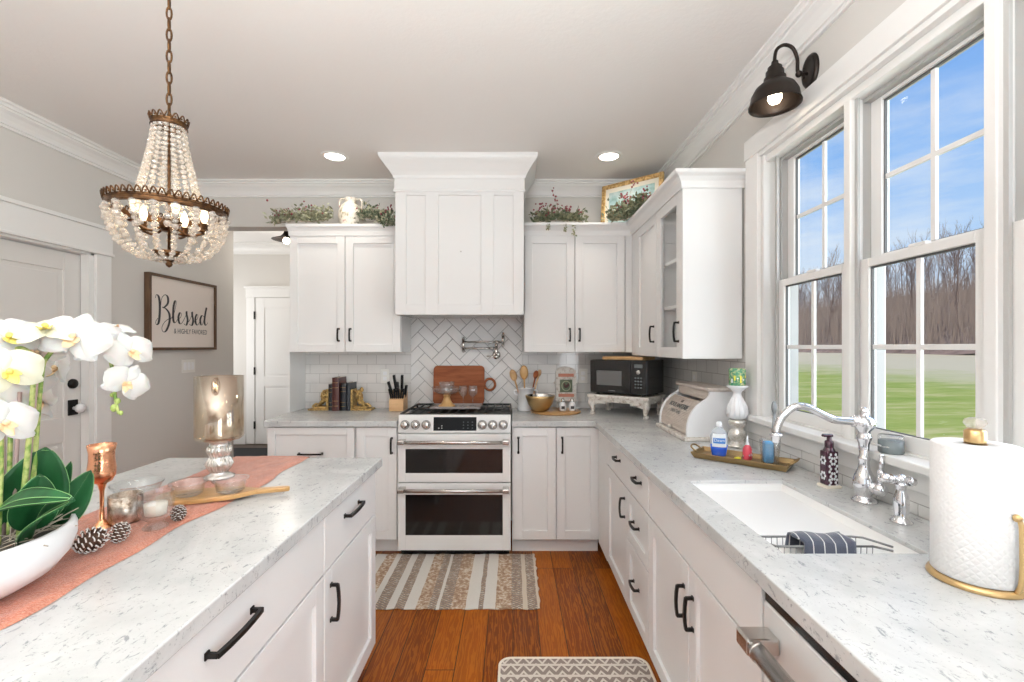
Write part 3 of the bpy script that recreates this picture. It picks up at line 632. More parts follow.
# worktops
isltop = MB().cells([-1.545, -.585], [-.14, 2.042], lambda i, j: True, ZC, TOP).build('island_countertop', 'quartz'); bevmod(isltop, .004, 3)
tag(isltop, 'white speckled stone top of the kitchen island', 'countertop')
lt = MB().cells([-1.672, -.778], [3.046, YB-.009], lambda i, j: True, ZC, TOP); lt.cells([-1.70, -1.672], [3.30, YB-.009], lambda i, j: True, ZC, TOP)
lt = lt.build('countertop', 'quartz'); bevmod(lt, .003); tag(lt, 'short white stone countertop left of the range', 'countertop')
SX0, SX1, SY0, SY1 = .652, 1.0, 1.095, 1.69
xs = [-.008, .549, SX0, SX1, XR-.009]; ys = [-.12, SY0, SY1, 3.046, YB-.009]
rt = MB().cells(xs, ys, lambda i, j: (j == 3) or (i >= 1 and not (i == 2 and j == 1)), ZC, TOP).build('countertop', 'quartz'); bevmod(rt, .003)
tag(rt, 'long L-shaped white stone countertop around the sink and corner', 'countertop')
# sink (undermount)
o = thing('kitchen_sink', 'white undermount sink basin set into the stone counter below the windows', 'sink', ((SX0+SX1)/2, (SY0+SY1)/2, ZC))
mb = MB(T((-(SX0+SX1)/2, -(SY0+SY1)/2, -ZC))); a0, a1, b0, b1 = SX0+.0008, SX1-.0008, SY0+.0008, SY1-.0008; zb = ZC-.20; k_ = .018
def ring(x0, x1, y0, y1, r, z, n=5):
    return [(cx+r*math.cos(an), cy+r*math.sin(an), z) for cx, cy, s0 in ((x1-r, y1-r, 0), (x0+r, y1-r, 1), (x0+r, y0+r, 2), (x1-r, y0+r, 3)) for an in [PI/2*(s0+i/n) for i in range(n+1)]]
rings = [ring(a0, a1, b0, b1, .004, TOP-.012), ring(a0+.002, a1-.002, b0+.002, b1-.002, .006, TOP-.011), ring(a0+.004, a1-.004, b0+.004, b1-.004, .022, zb+.03), ring(a0+.012, a1-.012, b0+.012, b1-.012, .03, zb+.008), ring(a0+.035, a1-.035, b0+.035, b1-.035, .04, zb)]
VV = [[mb._v(p) for p in r_] for r_ in rings]
for A, B in zip(VV, VV[1:]):
    for i in range(len(A)): mb._f([A[i], A[(i+1) % len(A)], B[(i+1) % len(A)], B[i]], True)
mb._f(VV[-1]); mb.build('basin', 'sinkwhite', o)
MB(T((0, .03, zb-ZC))).lathe([(0, .001), (.03, .001), (.045, .004), (.055, .002)]).build('drain', 'chrome', o)
lg = MB(T((SX1-(SX0+SX1)/2+.001-.004, -.115, -.055))); lg.box(-.002, .001, -.022, .022, -.007, .007, .002); lgo = lg.build('maker_badge', 'nickel', o)
text_part('BLANCO', .011, T((SX1-(SX0+SX1)/2-.0055, -.115, -.055)) @ R(-PI/2) @ R(PI/2, 'X'), 'ink', lgo)

# uppers
def upper(label, frame, w, dep, z0, z1, doors, body=True, name='wall_cabinet'):
    o = thing(name, label, 'cabinet', frame.translation); X = frame.to_3x3().to_4x4()
    if body: MB(X).box(0, w, .021, dep, 0, z1-z0, .0015).build('body', 'cab', o)
    for x0, x1, pulls in doors:
        p = shaker(X @ T((x0+.0015, 0, .002)), x1-x0-.003, z1-z0-.012).build('door', 'cab', o)
        for (px, pz, L) in pulls: pull(X, px, pz-z0, L, True, p)
    return o, X
U0, U1 = 1.371, 2.245
upper('white two-door wall cabinet left of the range hood, garlands and vase on top', FACE_BACK(-1.654, 3.366, U0), .824, YB-3.376, U0, U1,
    [(0, .410, [(.365, 1.500, .088)]), (.412, .822, [(.452, 1.500, .088)])])
fo, fX = upper('white two-door wall cabinet right of the range hood over the utensil crock', FACE_BACK(.080, 3.366, U0), .80, YB-3.376, U0, U1,
    [(.004, .376, [(.340, 1.500, .088)]), (.379, .748, [(.412, 1.500, .088)])])
XU = .88
MB().box(.752, .80, 0, .021, 0, U1-U0-.010, .001).build('filler', 'cab', fo)
fo, fX = upper('white one-door wall cabinet on the sink wall, between the corner and the glass-door cabinet', FACE_RIGHT(XU, 3.386, U0-.022), 3.386-2.79, XR-XU-.01, U0-.022, U1, [(.150, .594, [(.545, 1.490, .095)])])
MB(fX).box(.02, .147, 0, .021, 0, U1-U0+.012, .001).build('filler', 'cab', fo)
o, X = upper('white glass-door wall cabinet at the end of the sink wall run, beside the window', FACE_RIGHT(XU, 2.788, U0-.022), .428, XR-XU-.01, U0-.022, U1, [], body=False)
h_ = U1-U0+.022; dd = XR-XU-.01
b = MB(X); b.box(.0, .018, .021, dd, 0, h_); b.box(.41, .428, .0, dd, 0, h_, .0015); b.box(.018, .41, .021, dd, 0, .018); b.box(.018, .41, .021, dd, h_-.018, h_); b.box(.018, .41, dd-.01, dd, .018, h_-.018)
b.build('body', 'cab', o)
for z in (.28, .54): MB(X).box(.018, .41, .03, dd-.01, z, z+.018).build('shelf', 'cab', o)
dr = MB(X); r_ = .072
dr.box(.002, r_, 0, .02, .002, h_-.010, .0015); dr.box(.408-r_, .408, 0, .02, .002, h_-.010, .0015); dr.box(r_, .408-r_, 0, .02, .002, .06, .0015); dr.box(r_, .408-r_, 0, .02, h_-.07, h_-.01, .0015)
do = dr.build('door', 'cab', o); MB(X).box(r_-.003, .411-r_, .009, .012, .055, h_-.065).build('glass_panel', 'pane', do); pull(X, .372, 1.490-U0+.022, .10, True, do)
CORN = [(0, U1-.012), (.006, U1-.012), (.008, U1+.002), (.014, U1+.022), (.030, U1+.042), (.048, U1+.052), (.052, U1+.058), (.052, U1+.072), (0, U1+.072)]
for nm, pth, lb in (('cabinet_cornice', [(-1.656, YB-.01), (-1.656, 3.364), (-.832, 3.364)], 'white cornice moulding along the top of the left wall cabinet'),
                    ('cabinet_cornice', [(.080, 3.364), (.878, 3.364), (.878, 2.358), (XR-.002, 2.358)], 'white cornice moulding turning the corner over the right wall cabinets')):
    mb = MB().sweep(pth, [(o_*(.35 if pth[0][0] < 0 else 1), z_) for o_, z_ in CORN])
    tag(mb.build(nm, 'cab'), lb, 'cornice')

# range hood
HX0, HX1, HYF = -.828, .076, 3.20
o = thing('range_hood', 'tall white panelled range hood cabinet rising to the ceiling over the range', 'range hood', ((HX0+HX1)/2, YB, 1.635))
X = T((-(HX0+HX1)/2, -YB, -1.635)); b = MB(X)
b.box(HX0, HX1, HYF+.02, YB-.014, 1.66, 2.60); b.build('body', 'cab', o)
b = MB(X); z0, z1 = 1.637, 2.515; t0, t1 = HYF, HYF+.021
xs_ = [(HX0, HX0+.075), (HX0+.212, HX0+.302), (HX1-.302, HX1-.212), (HX1-.075, HX1)]
for q in xs_: b.box(q[0], q[1], t0, t1, z0, z1, .0015)
for i in range(3): b.box(xs_[i][1], xs_[i+1][0], t0, t1, z0, z0+.075, .0015); b.box(xs_[i][1], xs_[i+1][0], t0, t1, z1-.035, z1, .0015); b.box(xs_[i][1]-.002, xs_[i+1][0]+.002, t0+.014, t1, z0+.07, z1-.03)
b.build('front_panel', 'cab', o)
for x0, x1 in ((HX0, HX0+.02), (HX1-.02, HX1)): MB(X).box(x0, x1, HYF+.02, YB-.014, 1.637, 2.52).build('side_panel', 'cab', o)
MB(X).sweep([(HX0, YB-.014), (HX0, HYF), (HX1, HYF), (HX1, YB-.014)], [(0, 2.50), (.010, 2.50), (.012, 2.51), (.006, 2.522), (.004, 2.605), (0, 2.605)]).build('frieze', 'cab', o)
MB(X).sweep([(HX0, YB-.1), (HX0, HYF), (HX1, HYF), (HX1, YB-.1)], [(0, 2.595), (.012, 2.595), (.016, 2.612), (.030, 2.635), (.060, 2.675), (.078, 2.695), (.088, 2.708), (.094, 2.722), (.094, CZ-.001), (0, CZ-.001)]).build('crown_moulding', 'cab', o)
MB(X).box(HX0+.03, HX1-.03, HYF+.04, YB-.02, 1.640, 1.662, .002).build('vent_insert', 'steel', o)
MB(T((.008, HYF+.0135-YB, 2.085-1.635))).ball((0, 0, 0), .005, 8, 6).build('keyhole', 'steel', o)

# range
o = thing('range', 'white double-oven gas range with steel knobs and handles between the base cabinets', 'range', (-.3925, 3.05, 0))
RW = .3775
b = MB(); b.box(-RW, RW, .03, .63, .045, .90, .002); b.box(-RW+.02, RW-.02, .05, .6, 0, .045); b.build('body', 'white_enamel', o)
MB().box(-RW+.01, RW-.01, .045, .05, .0, .045).build('plinth', 'blackgloss', o)
b = MB(); b.prism([(-.002, .836), (.012, .952), (.05, .952), (.05, .836)], -RW, RW, 'x'); cp = bevmod(b.build('control_panel', 'white_enamel', o), .003)
XP = T((0, -.002, .836)) @ R(math.radians(-6.88), 'X')
MB(XP).box(-.142, .148, -.0015, .004, .012, .104, .002).build('display', 'displayblack', cp)
for i, (x, z) in enumerate([(-.105, .03), (-.085, .03), (-.085, .045), (.06, .03), (.06, .05), (.06, .07), (.09, .03), (.09, .05), (.09, .07), (.12, .03), (.12, .05), (.12, .07)]):
    MB(XP).box(x-.004, x+.004, -.0022, -.001, z-.002, z+.002).build('display_mark', 'greyjar' if i > 2 else 'plate', cp)
for x in (-.332, -.262, -.190, .186, .256, .327):
    kb = MB(XP @ T((x, 0, .052)) @ R(PI/2, 'X')); kb.lathe([(.031, 0), (.031, .006), (.026, .010), (.026, .012)]); kb.lathe([(.023, .010), (.022, .034), (.019, .037), (0, .037)], seg=24)
    kb.box(-.0045, .0045, -.022, .022, .034, .044, .002); kb.build('knob', 'steel', o)
for z0, z1, wz0, wz1, hz in ((.506, .826, .566, .726, .781), (.048, .498, .150, .420, .463)):
    b = MB(); x0, x1 = -.327, .323
    b.box(-RW, x0, -.004, .03, z0, z1, .002); b.box(x1, RW, -.004, .03, z0, z1, .002); b.box(x0, x1, -.004, .03, z0, wz0, .002); b.box(x0, x1, -.004, .03, wz1, z1, .002)
    dr = b.build('oven_door', 'white_enamel', o)
    MB().box(x0-.001, x1+.001, -.0035, .01, wz0-.001, wz1+.001, .001).build('oven_window', 'blackglass', dr)
    hb_ = MB(); hb_.tube([(-.350, -.062, hz), (.350, -.062, hz)], .0125, 16)
    for s_ in (-1, 1): hb_.box(s_*.345-.022, s_*.345+.022, -.078, -.004, hz-.013, hz+.015, .005)
    hb_.build('handle', 'steel', dr)
b = MB(); b.box(-RW, RW, .012, .635, .90, .925, .003); b.build('cooktop', 'castiron', o)
for cx_ in (-.25, 0, .25):
    gr = MB(); x0, x1 = cx_-.122, cx_+.122; y0, y1 = .05, .60; zg = .958
    for x in (x0, x1): gr.box(x-.006, x+.006, y0, y1, zg-.014, zg, .002)
    for y in (y0, (y0+y1)/2, y1): gr.box(x0, x1, y-.006, y+.006, zg-.014, zg, .002)
    for x in (cx_-.06, cx_, cx_+.06): gr.box(x-.005, x+.005, y0, y1, zg-.012, zg-.001, .002)
    for x in (x0, x1):
        for y in (y0+.01, y1-.01): gr.box(x-.007, x+.007, y-.007, y+.007, .925, zg-.012)
    gr.build('grate', 'castiron', o)
    for y in (.18, .46): MB(T((cx_, y, .925))).lathe([(0, .016), (.034, .016), (.038, .010), (.045, .008), (.05, 0)]).build('burner', 'castiron', o)

# dishwasher
o = thing('dishwasher', 'white panel dishwasher with a heavy steel bar handle in the sink run', 'dishwasher', (XF, 1.048, 0)); X = R(-PI/2)
MB(X).box(.004, .602, .022, XR-XF-.02, .10, .868).build('body', 'blackgloss', o); MB(X).box(0, .606, .075, .095, 0, .10).build('toe_kick', 'cab', o)
MB(X).box(.003, .603, .0, .022, .108, .829, .003).build('door_panel', 'white_enamel', o); MB(X).box(.004, .602, .003, .022, .830, .858, .001).build('control_strip', 'blackgloss', o)
hb_ = MB(X); 
for x in (.045, .561): hb_.box(x-.026, x+.026, -.072, 0, .744, .780, .005)
hb_.tube([(.072, -.054, .762), (.534, -.054, .762)], .019, 20)
for x in (.085, .521): hb_.tube([(x-.004, -.054, .762), (x+.004, -.054, .762)], .0215, 20)
hb_.build('handle', 'steel', o)
# ------------------------------------------------------------ chandelier
CX, CY = -1.058, 1.40
o = thing('chandelier', 'small brass empire chandelier draped with crystal bead strands over the island', 'chandelier', (CX, CY, CZ))
z = lambda v: v-CZ
MB().lathe([(0, 0), (.06, 0), (.062, -.012), (.03, -.03), (.008, -.04), (0, -.04)]).build('ceiling_canopy', 'brass', o)
ch = MB(); zz_ = 2.70; i = 0
while zz_ > 2.17:
    ch.X = T((0, 0, z(zz_))) @ R(PI/2*(i % 2)+.35); ch.tube([(.0065*math.cos(a), 0, .0195*math.sin(a)) for a in [2*PI*k/12 for k in range(12)]], .003, 6, closed=True); zz_ -= .033; i += 1
ch.build('chain', 'brass', o)
MB().tube([(0, 0, z(2.16)), (0, 0, z(1.70))], .0045, 8).build('center_rod', 'brass', o)
def pierced(r, z0, h, n, nm, flare=1.0):
    b = MB(T((0, 0, z0)))
    for zz, rr_ in ((0, .0025), (h*.35, .0018)): b.tube([(r*math.cos(2*PI*k/48), r*math.sin(2*PI*k/48), zz) for k in range(48)], rr_, 6, closed=True)
    b.lathe([(r, 0), (r, h*.55)], seg=48); b.lathe([(r-.0015, h*.55), (r-.0015, 0)], seg=48)
    for k in range(n):
        a0 = 2*PI*k/n; dw = 2*PI/n
        b.tube([((r+.001+flare*.004*math.sin(PI*s_))*math.cos(a0+dw*s_*1.0), (r+.001+flare*.004*math.sin(PI*s_))*math.sin(a0+dw*s_), h*(.45+.55*math.sin(PI*s_))) for s_ in (0, .15, .35, .5, .65, .85, 1)], .0022, 5)
        am = a0+dw/2; b.ball((r*math.cos(am), r*math.sin(am), h*.68), .0030, 6, 4)
    return b.build(nm, 'brass', o)
pierced(.046, z(2.085), .030, 16, 'crown_band'); pierced(.152, z(1.820), .034, 52, 'rim_band')
MB().lathe([(.152, 0), (.145, -.003)], (0, 0, z(1.820)), 48).build('rim_plate', 'brass', o)
bead_me = MB().ball((0, 0, 0), 1.0, 8, 6).mesh('bead', 'crystal')
def strand(pts, rad):
    b = MB()
    for k, (p, r_) in enumerate(zip(pts, rad)):
        b.X = T(p) @ R(random.random()*3) @ R(random.uniform(-.5, .5), 'X'); b.ball((0, 0, 0), r_, 8, 6, (1, 1, .86))
    for f in b.bm.faces: f.smooth = (random.random() < .0)
    return b.build('bead_strand', 'crystal', o)
for k in range(17):
    a = 2*PI*k/17; pts = []; rad = []
    for j in range(17):
        t_ = j/16; r_ = .040+.050*t_**1.25; zz = 2.080-.250*t_
        pts.append(Vector((r_*math.cos(a), r_*math.sin(a), z(zz)))); rad.append(.0072+.0012*t_)
    strand(pts, rad)
for k in range(19):
    a = 2*PI*(k+.5)/19; pts = []; rad = []
    for j in range(13):
        th = (j/12)*PI/2*.93; r_ = .150*math.cos(th)**.62; zz = 1.812-.135*math.sin(th)**1.1
        pts.append(Vector((r_*math.cos(a), r_*math.sin(a), z(zz)))); rad.append((.0112 if j % 2 == 0 else .0085)-.0035*(j/12))
    strand(pts, rad)
for k in range(12):
    a = 2*PI*(k+.2)/12; strand([Vector((.13*math.cos(a), .13*math.sin(a), z(1.806-.022*j))) for j in range(3)], [.0115]*3)
MB(T((0, 0, z(1.658))) @ Matrix.Diagonal((1.1, 1.1, 1.1, 1))).lathe([(0, -.004), (.006, 0), (.009, .006), (.005, .012), (.012, .016), (.030, .026), (.042, .038), (.040, .040), (0, .036)], seg=20).build('finial', 'brass', o)
MB(T((0, 0, z(1.765)))).lathe([(0, 0), (.02, 0), (.028, .02), (.018, .035), (.012, .05), (0, .05)], seg=16).build('hub', 'brass', o)
for k in range(5):
    a = 2*PI*k/5+.5; ca, sa = math.cos(a), math.sin(a)
    ar = MB(T((0, 0, z(1.77)))); ar.tube(smooth_path([(.015*ca, .015*sa, .01), (.05*ca, .05*sa, -.012), (.09*ca, .09*sa, .0)], 5), .004, 6); ar.lathe([(0, 0), (.017, .004), (.018, .007), (.010, .01), (.010, .03), (0, .03)], (.09*ca, .09*sa, 0), 12); ar = ar.build('arm', 'brass', o)
    MB(T((.09*ca, .09*sa, z(1.80)))).lathe([(.006, 0), (.013, .014), (.015, .026), (.010, .042), (0, .056)], seg=12, sx=.75, sy=.75).build('bulb', 'bulb', ar)
light('chandelier_light', 'POINT', (CX, CY, 1.80), 1.6, (1, .78, .52), shadow_soft_size=.06)

# ------------------------------------------------------------ wall sconce over the window
SY, SZ = 1.83, 2.52
o = thing('wall_sconce', 'dark bronze gooseneck barn sconce on the wall above the sink windows', 'wall lamp', (XR, SY, SZ))
MB(R(-PI/2, 'Y')).lathe([(0, .012), (.045, .011), (.056, .014), (.062, .012), (.068, .005), (.068, 0)], seg=36, sy=.72).build('backplate', 'bronze', o)
nk = MB(); nk.tube(smooth_path([(-.018, 0, -.012), (-.040, 0, -.012), (-.055, 0, .0), (-.057, 0, .05), (-.075, 0, .092), (-.108, 0, .105), (-.138, 0, .088), (-.147, 0, .055), (-.147, 0, .03)], 6), .0068, 10)
nk.ball((-.050, 0, -.012), .013, 12, 8); nk.cyl((-.030, 0, -.030), .004, .04, 8); nk.build('arm', 'bronze', o)
sx_ = -.147
SR = T((sx_, 0, -.140))
MB(SR).lathe([(.012, .178), (.014, .165), (.026, .155), (.026, .145), (.033, .138), (.033, .118), (.040, .112), (.040, .098), (.046, .094), (.050, .088)], seg=32).build('socket_cap', 'bronze', o)
MB(SR).lathe([(.030, .098), (.050, .090), (.072, .072), (.086, .045), (.091, .015), (.096, .004), (.096, .0), (.092, .002), (.087, .015), (.082, .044), (.068, .069), (.048, .086), (.028, .092)], seg=40).build('lamp_shade', 'bronze', o)
MB(SR).lathe([(0, .008), (.018, .013), (.026, .028), (.024, .048), (.014, .068), (.012, .09)], seg=18).build('bulb', 'bulb_s', o)

# hall lamp
o = thing('hall_pendant', 'small dark flared pendant lamp with lit bulb in the hall past the opening', 'pendant lamp', (-2.49, 5.0, CZ))
MB().lathe([(0, 0), (.04, 0), (.04, -.012), (.008, -.02), (.008, -.05), (.022, -.06), (.03, -.085), (.06, -.12), (.135, -.15), (.15, -.155), (.145, -.158), (.05, -.128), (.02, -.10), (0, -.10)], seg=24).build('lamp_shade', 'bronze', o)
MB().ball((0, 0, -.165), .035, 12, 8).build('bulb', 'bulb_s', o)

# ------------------------------------------------------------ sign
PY0, PY1, PZ0, PZ1 = 3.475, 4.265, 1.385, 1.985
o = thing('framed_sign', 'walnut framed script sign reading Blessed on the left wall', 'sign', (XL, PY0, PZ0)); X = FACE_ISL(0, 0, 0); PW, PH = PY1-PY0, PZ1-PZ0
f = MB(X); q = .022; D_ = .045
f.box(0, q, -D_, -.001, 0, PH, .001); f.box(PW-q, PW, -D_, -.001, 0, PH, .001); f.box(q, PW-q, -D_, -.001, 0, q, .001); f.box(q, PW-q, -D_, -.001, PH-q, PH, .001); f.build('frame', 'walnut', o)
pa = MB(X).box(q-.002, PW-q+.002, -.030, -.004, q-.002, PH-q+.002).build('panel', 'artpaper', o)
def pen(strokes, s_, ox, oz, wmin, wmax, parent, sz=1.0):
    b = MB(X)
    for st_ in strokes:
        P = smooth_path([(x, 0, z_) for x, z_ in st_], 7); L_ = []; R_ = []
        for i, p in enumerate(P):
            d_ = (P[min(i+1, len(P)-1)]-P[max(i-1, 0)]).normalized()
            dn = max(0.0, -d_.z); w_ = wmin+(wmax-wmin)*dn**1.6
            n_ = Vector((-d_.z, 0, d_.x)); c_ = Vector((ox+p.x*s_, -.0312, oz+p.z*s_*sz))
            L_.append(b._v(c_+n_*w_)); R_.append(b._v(c_-n_*w_))
        for i in range(len(P)-1): b._f([L_[i], L_[i+1], R_[i+1], R_[i]])
    return b.build('lettering', 'ink', parent)
B_ = [[(-.10, .84), (-.06, .95), (.02, .90), (.06, .70), (.06, .35), (.02, .05), (-.06, -.02), (-.08, .08), (.0, .20)],
      [(.10, .62), (.13, .85), (.25, .99), (.36, .92), (.36, .72), (.24, .58), (.18, .56), (.30, .52), (.42, .36), (.42, .08), (.30, -.20), (.18, -.24), (.14, -.10), (.24, .08), (.40, .20)]]
def off(st_, dx, dz=0, k=1): return [[(x*k+dx, z_*k+dz) for x, z_ in s1] for s1 in st_]
l_ = [[(-.06, .18), (.08, .40), (.17, .78), (.12, .82), (.06, .60), (.05, .20), (.12, .08), (.22, .20)]]
e_ = [[(-.02, .20), (.10, .28), (.14, .40), (.08, .44), (.02, .30), (.04, .12), (.12, .06), (.24, .20)]]
s__ = [[(-.02, .18), (.08, .36), (.11, .52), (.12, .40), (.16, .20), (.10, .03), (.00, .07)], [(.10, .05), (.24, .20)]]
d_ = [[(.18, .38), (.08, .42), (.0, .26), (.04, .08), (.12, .12), (.20, .36), (.30, .74), (.24, .50), (.20, .20), (.26, .07), (.36, .18)]]
strokes = B_+off(l_, .52)+off(e_, .76)+off(s__, 1.0)+off(s__, 1.24)+off(e_, 1.48)+off(d_, 1.72)
pen(strokes, .280, .100, .205, .0026, .0115, pa, .86)
text_part('& HIGHLY FAVORED', .060, X @ T((.470, -.0312, .155)) @ R(PI/2, 'X'), 'inkthin', pa, ext=.0002, sx=.74)
# switch plate
o = thing('switch_plate', 'white three-gang light switch plate on the wall below the framed sign', 'light switch', (XL, 3.95, 1.245)); X = FACE_ISL(0, 0, 0)
MB(X).box(-.082, .082, -.006, -.0005, -.057, .057, .003).build('plate', 'plate', o)
for x in (-.046, 0, .046): MB(X).box(x-.017, x+.017, -.010, -.005, -.033, .033, .002).build('rocker', 'ceramic', o)
def outlet(label, X_, loc):
    o = thing('wall_outlet', label, 'outlet', loc); MB(X_).box(-.036, .036, -.005, -.0005, -.058, .058, .002).build('cover_plate', 'plate', o)
    for z_ in (-.022, .022):
        MB(X_).box(-.016, .016, -.007, -.005, z_-.014, z_+.014, .001).box(-.008, -.005, -.0075, -.0065, z_-.004, z_+.006).box(.005, .008, -.0075, -.0065, z_-.004, z_+.006).build('socket', 'ceramic', o)
outlet('white outlet in the subway tile behind the knife block', Matrix(), (pxY(385, 376, 3.69).x, YB-.008, 1.175))
outlet('white outlet in the subway tile between the rooster plaque and the microwave', Matrix(), (pxY(583, 376, 3.69).x, YB-.008, 1.175))
outlet('white outlet on the tiled side wall above the bread box', R(-PI/2), (XR-.008, 2.98, 1.19))

# ------------------------------------------------------------ objects left of the range
def book(label, x0, x1, hgt, y0, dep, cover, tilt=0.0):
    o = thing('book', label, 'book', ((x0+x1)/2, y0, TOP), group='books between the gold bookends'); w_ = x1-x0
    b = MB(); n = 8
    pts = [(-w_/2, dep), (-w_/2, .006)]+[(-w_/2+w_*k/n, .006-.007*math.sin(PI*k/n)) for k in range(1, n)]+[(w_/2, .006), (w_/2, dep), (w_/2-.003, dep), (w_/2-.003, .010), (-w_/2+.003, .010), (-w_/2+.003, dep)]
    b.prism(pts, 0, hgt, 'z'); b.build('cover', cover, o)
    MB().box(-w_/2+.003, w_/2-.003, .010, dep-.004, .004, hgt-.004).build('pages', 'pages', o)
    sp = MB()
    for z_ in (.15, .3, .7, .85): sp.tube([(-w_/2*.85, .0035, hgt*z_), (0, -.0022, hgt*z_), (w_/2*.85, .0035, hgt*z_)], .0016, 5)
    sp.build('spine_band', 'antgold' if cover != 'leather_n' else cover, o)
book('thin black book at the left end of the row, beside the left gold bookend', -1.440, -1.404, .205, 3.545, .15, 'leather_k')
book('tall burgundy leather book, the tallest in the row between the bookends', -1.402, -1.350, .258, 3.52, .165, 'leather_r')
book('black leather book right of the burgundy one in the bookend row', -1.348, -1.304, .212, 3.545, .145, 'leather_k')
book('dark navy book at the right end of the row, beside the right gold bookend', -1.302, -1.268, .216, 3.54, .15, 'leather_n')
def bookend(label, x, s_):
    o = thing('bookend', label, 'bookend', (x, 3.60, TOP), group='gold bookends'); b = MB()
    b.box(0, s_*.016, -.055, .055, 0, .165, .003); b.box(0, s_*.16, -.055, .055, 0, .014, .004); b.box(0, s_*.125, -.047, .047, .014, .03, .004); b.build('base', 'antgold', o)
    sc_ = MB(); P = lambda pts: smooth_path([(s_*x_, y_, z_) for x_, y_, z_ in pts], 5)
    for y_ in (-.025, 0, .025):
        sc_.tube(P([(.10, y_, .032), (.075, y_*1.2, .055), (.05, y_, .08), (.06, y_, .115), (.045, y_, .145), (.022, y_, .15)]), [.010+.004*math.sin(k) for k in range(26)], 8)
    for k in range(9): sc_.ball((s_*(.03+.05*random.random()), random.uniform(-.03, .03), .04+.12*random.random()), .016, 8, 6, (1, .8, 1.3))
    sc_.tube(P([(.145, 0, .022), (.12, 0, .045), (.09, 0, .04), (.085, 0, .06)]), .009, 8)
    sc_.build('scroll_figure', 'antgold', o)
bookend('ornate gold scroll bookend left of the books', -1.441, -1); bookend('ornate gold scroll bookend right of the books', -1.267, 1)
# knife block
o = thing('knife_block', 'light wood knife block full of black-handled knives left of the range', 'knife block', (-.900, 3.56, TOP))
b = MB(); b.prism([(-.055, 0), (.09, 0), (.09, .150), (.055, .160), (-.055, .085)], -.056, .056, 'x'); bl = bevmod(b.build('block', 'maple', o), .003)
hn = [(-.046, .02, .11, .125), (-.018, .04, .13, .155), (.020, .045, .13, .155), (.048, .02, .10, .105), (.0, .01, .11, .12)]
for x, y, z_, L in hn:
    k = MB(T((x, y, z_)) @ R(math.radians(x*260), 'Y') @ R(math.radians(18), 'X')); k.box(-.010, .010, -.012, .012, 0, L, .004); k.box(-.008, .008, -.010, .010, -.03, .002); 
    kk = k.build('knife', 'blackgloss', o)
for i in range(7):
    x = -.045+.015*i; k = MB(T((x, -.030, .095)) @ R(math.radians(x*200), 'Y') @ R(math.radians(14), 'X')); k.box(-.0058, .0058, -.009, .009, -.02, .082, .003); k.ball((0, -.009, .07), .003, 6, 4); k.build('steak_knife', 'blackgloss', o)

# ------------------------------------------------------------ on the range
o = thing('cutting_board', 'reddish brown wooden cutting board with ring handle leaning on the herringbone tile', 'cutting board', (-.432, 3.60, .959))
X = R(math.radians(-11), 'X') if False else R(math.radians(-9), 'X'); b = MB(X)
def rrect(x0, x1, z0, z1, r, n=6): return [(cx_+r*math.cos(an), cz_+r*math.sin(an)) for cx_, cz_, s0 in ((x1-r, z1-r, 0), (x0+r, z1-r, 1), (x0+r, z0+r, 2), (x1-r, z0+r, 3)) for an in [PI/2*(s0+i/n) for i in range(n+1)]]
b.prism(rrect(-.203, .203, 0, .305, .03), 0, .022, 'y'); bo = bevmod(b.build('board', 'mahog', o), .003)
rb = MB(X @ T((.246, .011, .155)) @ R(PI/2, 'X')); rb.tube([(.042*math.cos(2*PI*k/28), .045*math.sin(2*PI*k/28), 0) for k in range(28)], .0105, 8, closed=True); rb.build('ring_handle', 'mahog', o)
o = thing('serving_tray', 'rectangular silver serving tray on the range grates', 'tray', (-.42, 3.40, .959))
b = MB(); b.box(-.185, .185, -.10, .10, 0, .004); 
for a_ in ((-.185, -.18, -.10, .10), (.18, .185, -.10, .10), (-.185, .185, -.10, -.095), (-.185, .185, .095, .10)): b.box(*a_, 0, .018, .001)
b.build('tray_body', 'pewter', o)
o = thing('dip_bowl', 'clear glass chip bowl on a flared wooden foot on the silver tray', 'glass bowl', (-.497, 3.42, .964))
MB().lathe([(0, 0), (.062, 0), (.062, .008), (.045, .02), (.030, .045), (.022, .072), (.028, .080), (.028, .086), (0, .086)], seg=32).build('foot', 'honey', o)
MB().lathe([(0, .0865), (.03, .088), (.075, .10), (.105, .12), (.112, .146), (.108, .146), (.10, .122), (.07, .104), (0, .092)], seg=36).build('bowl', 'glass', o)
MB().lathe([(.035, .092), (.04, .12), (.052, .15), (.058, .185), (.055, .185), (.048, .15), (.036, .12)], seg=28).build('inner_cup', 'glass', o)
for j, (x, y, lb) in enumerate(((-.375, 3.42, 'clear wine glass on the silver tray, the left of the pair'), (-.302, 3.42, 'clear wine glass on the silver tray, the right of the pair'))):
    o = thing('wine_glass', lb, 'glass', (x, y, .964), group='wine glasses on the range tray')
    MB().lathe([(0, 0), (.030, .001), (.030, .004), (.006, .008), (.0045, .02), (.0045, .065), (.012, .074), (.032, .095), (.036, .12), (.030, .155), (.028, .155), (.033, .12), (.029, .097), (.008, .077), (0, .075)], seg=24).build('glass_body', 'glass', o)
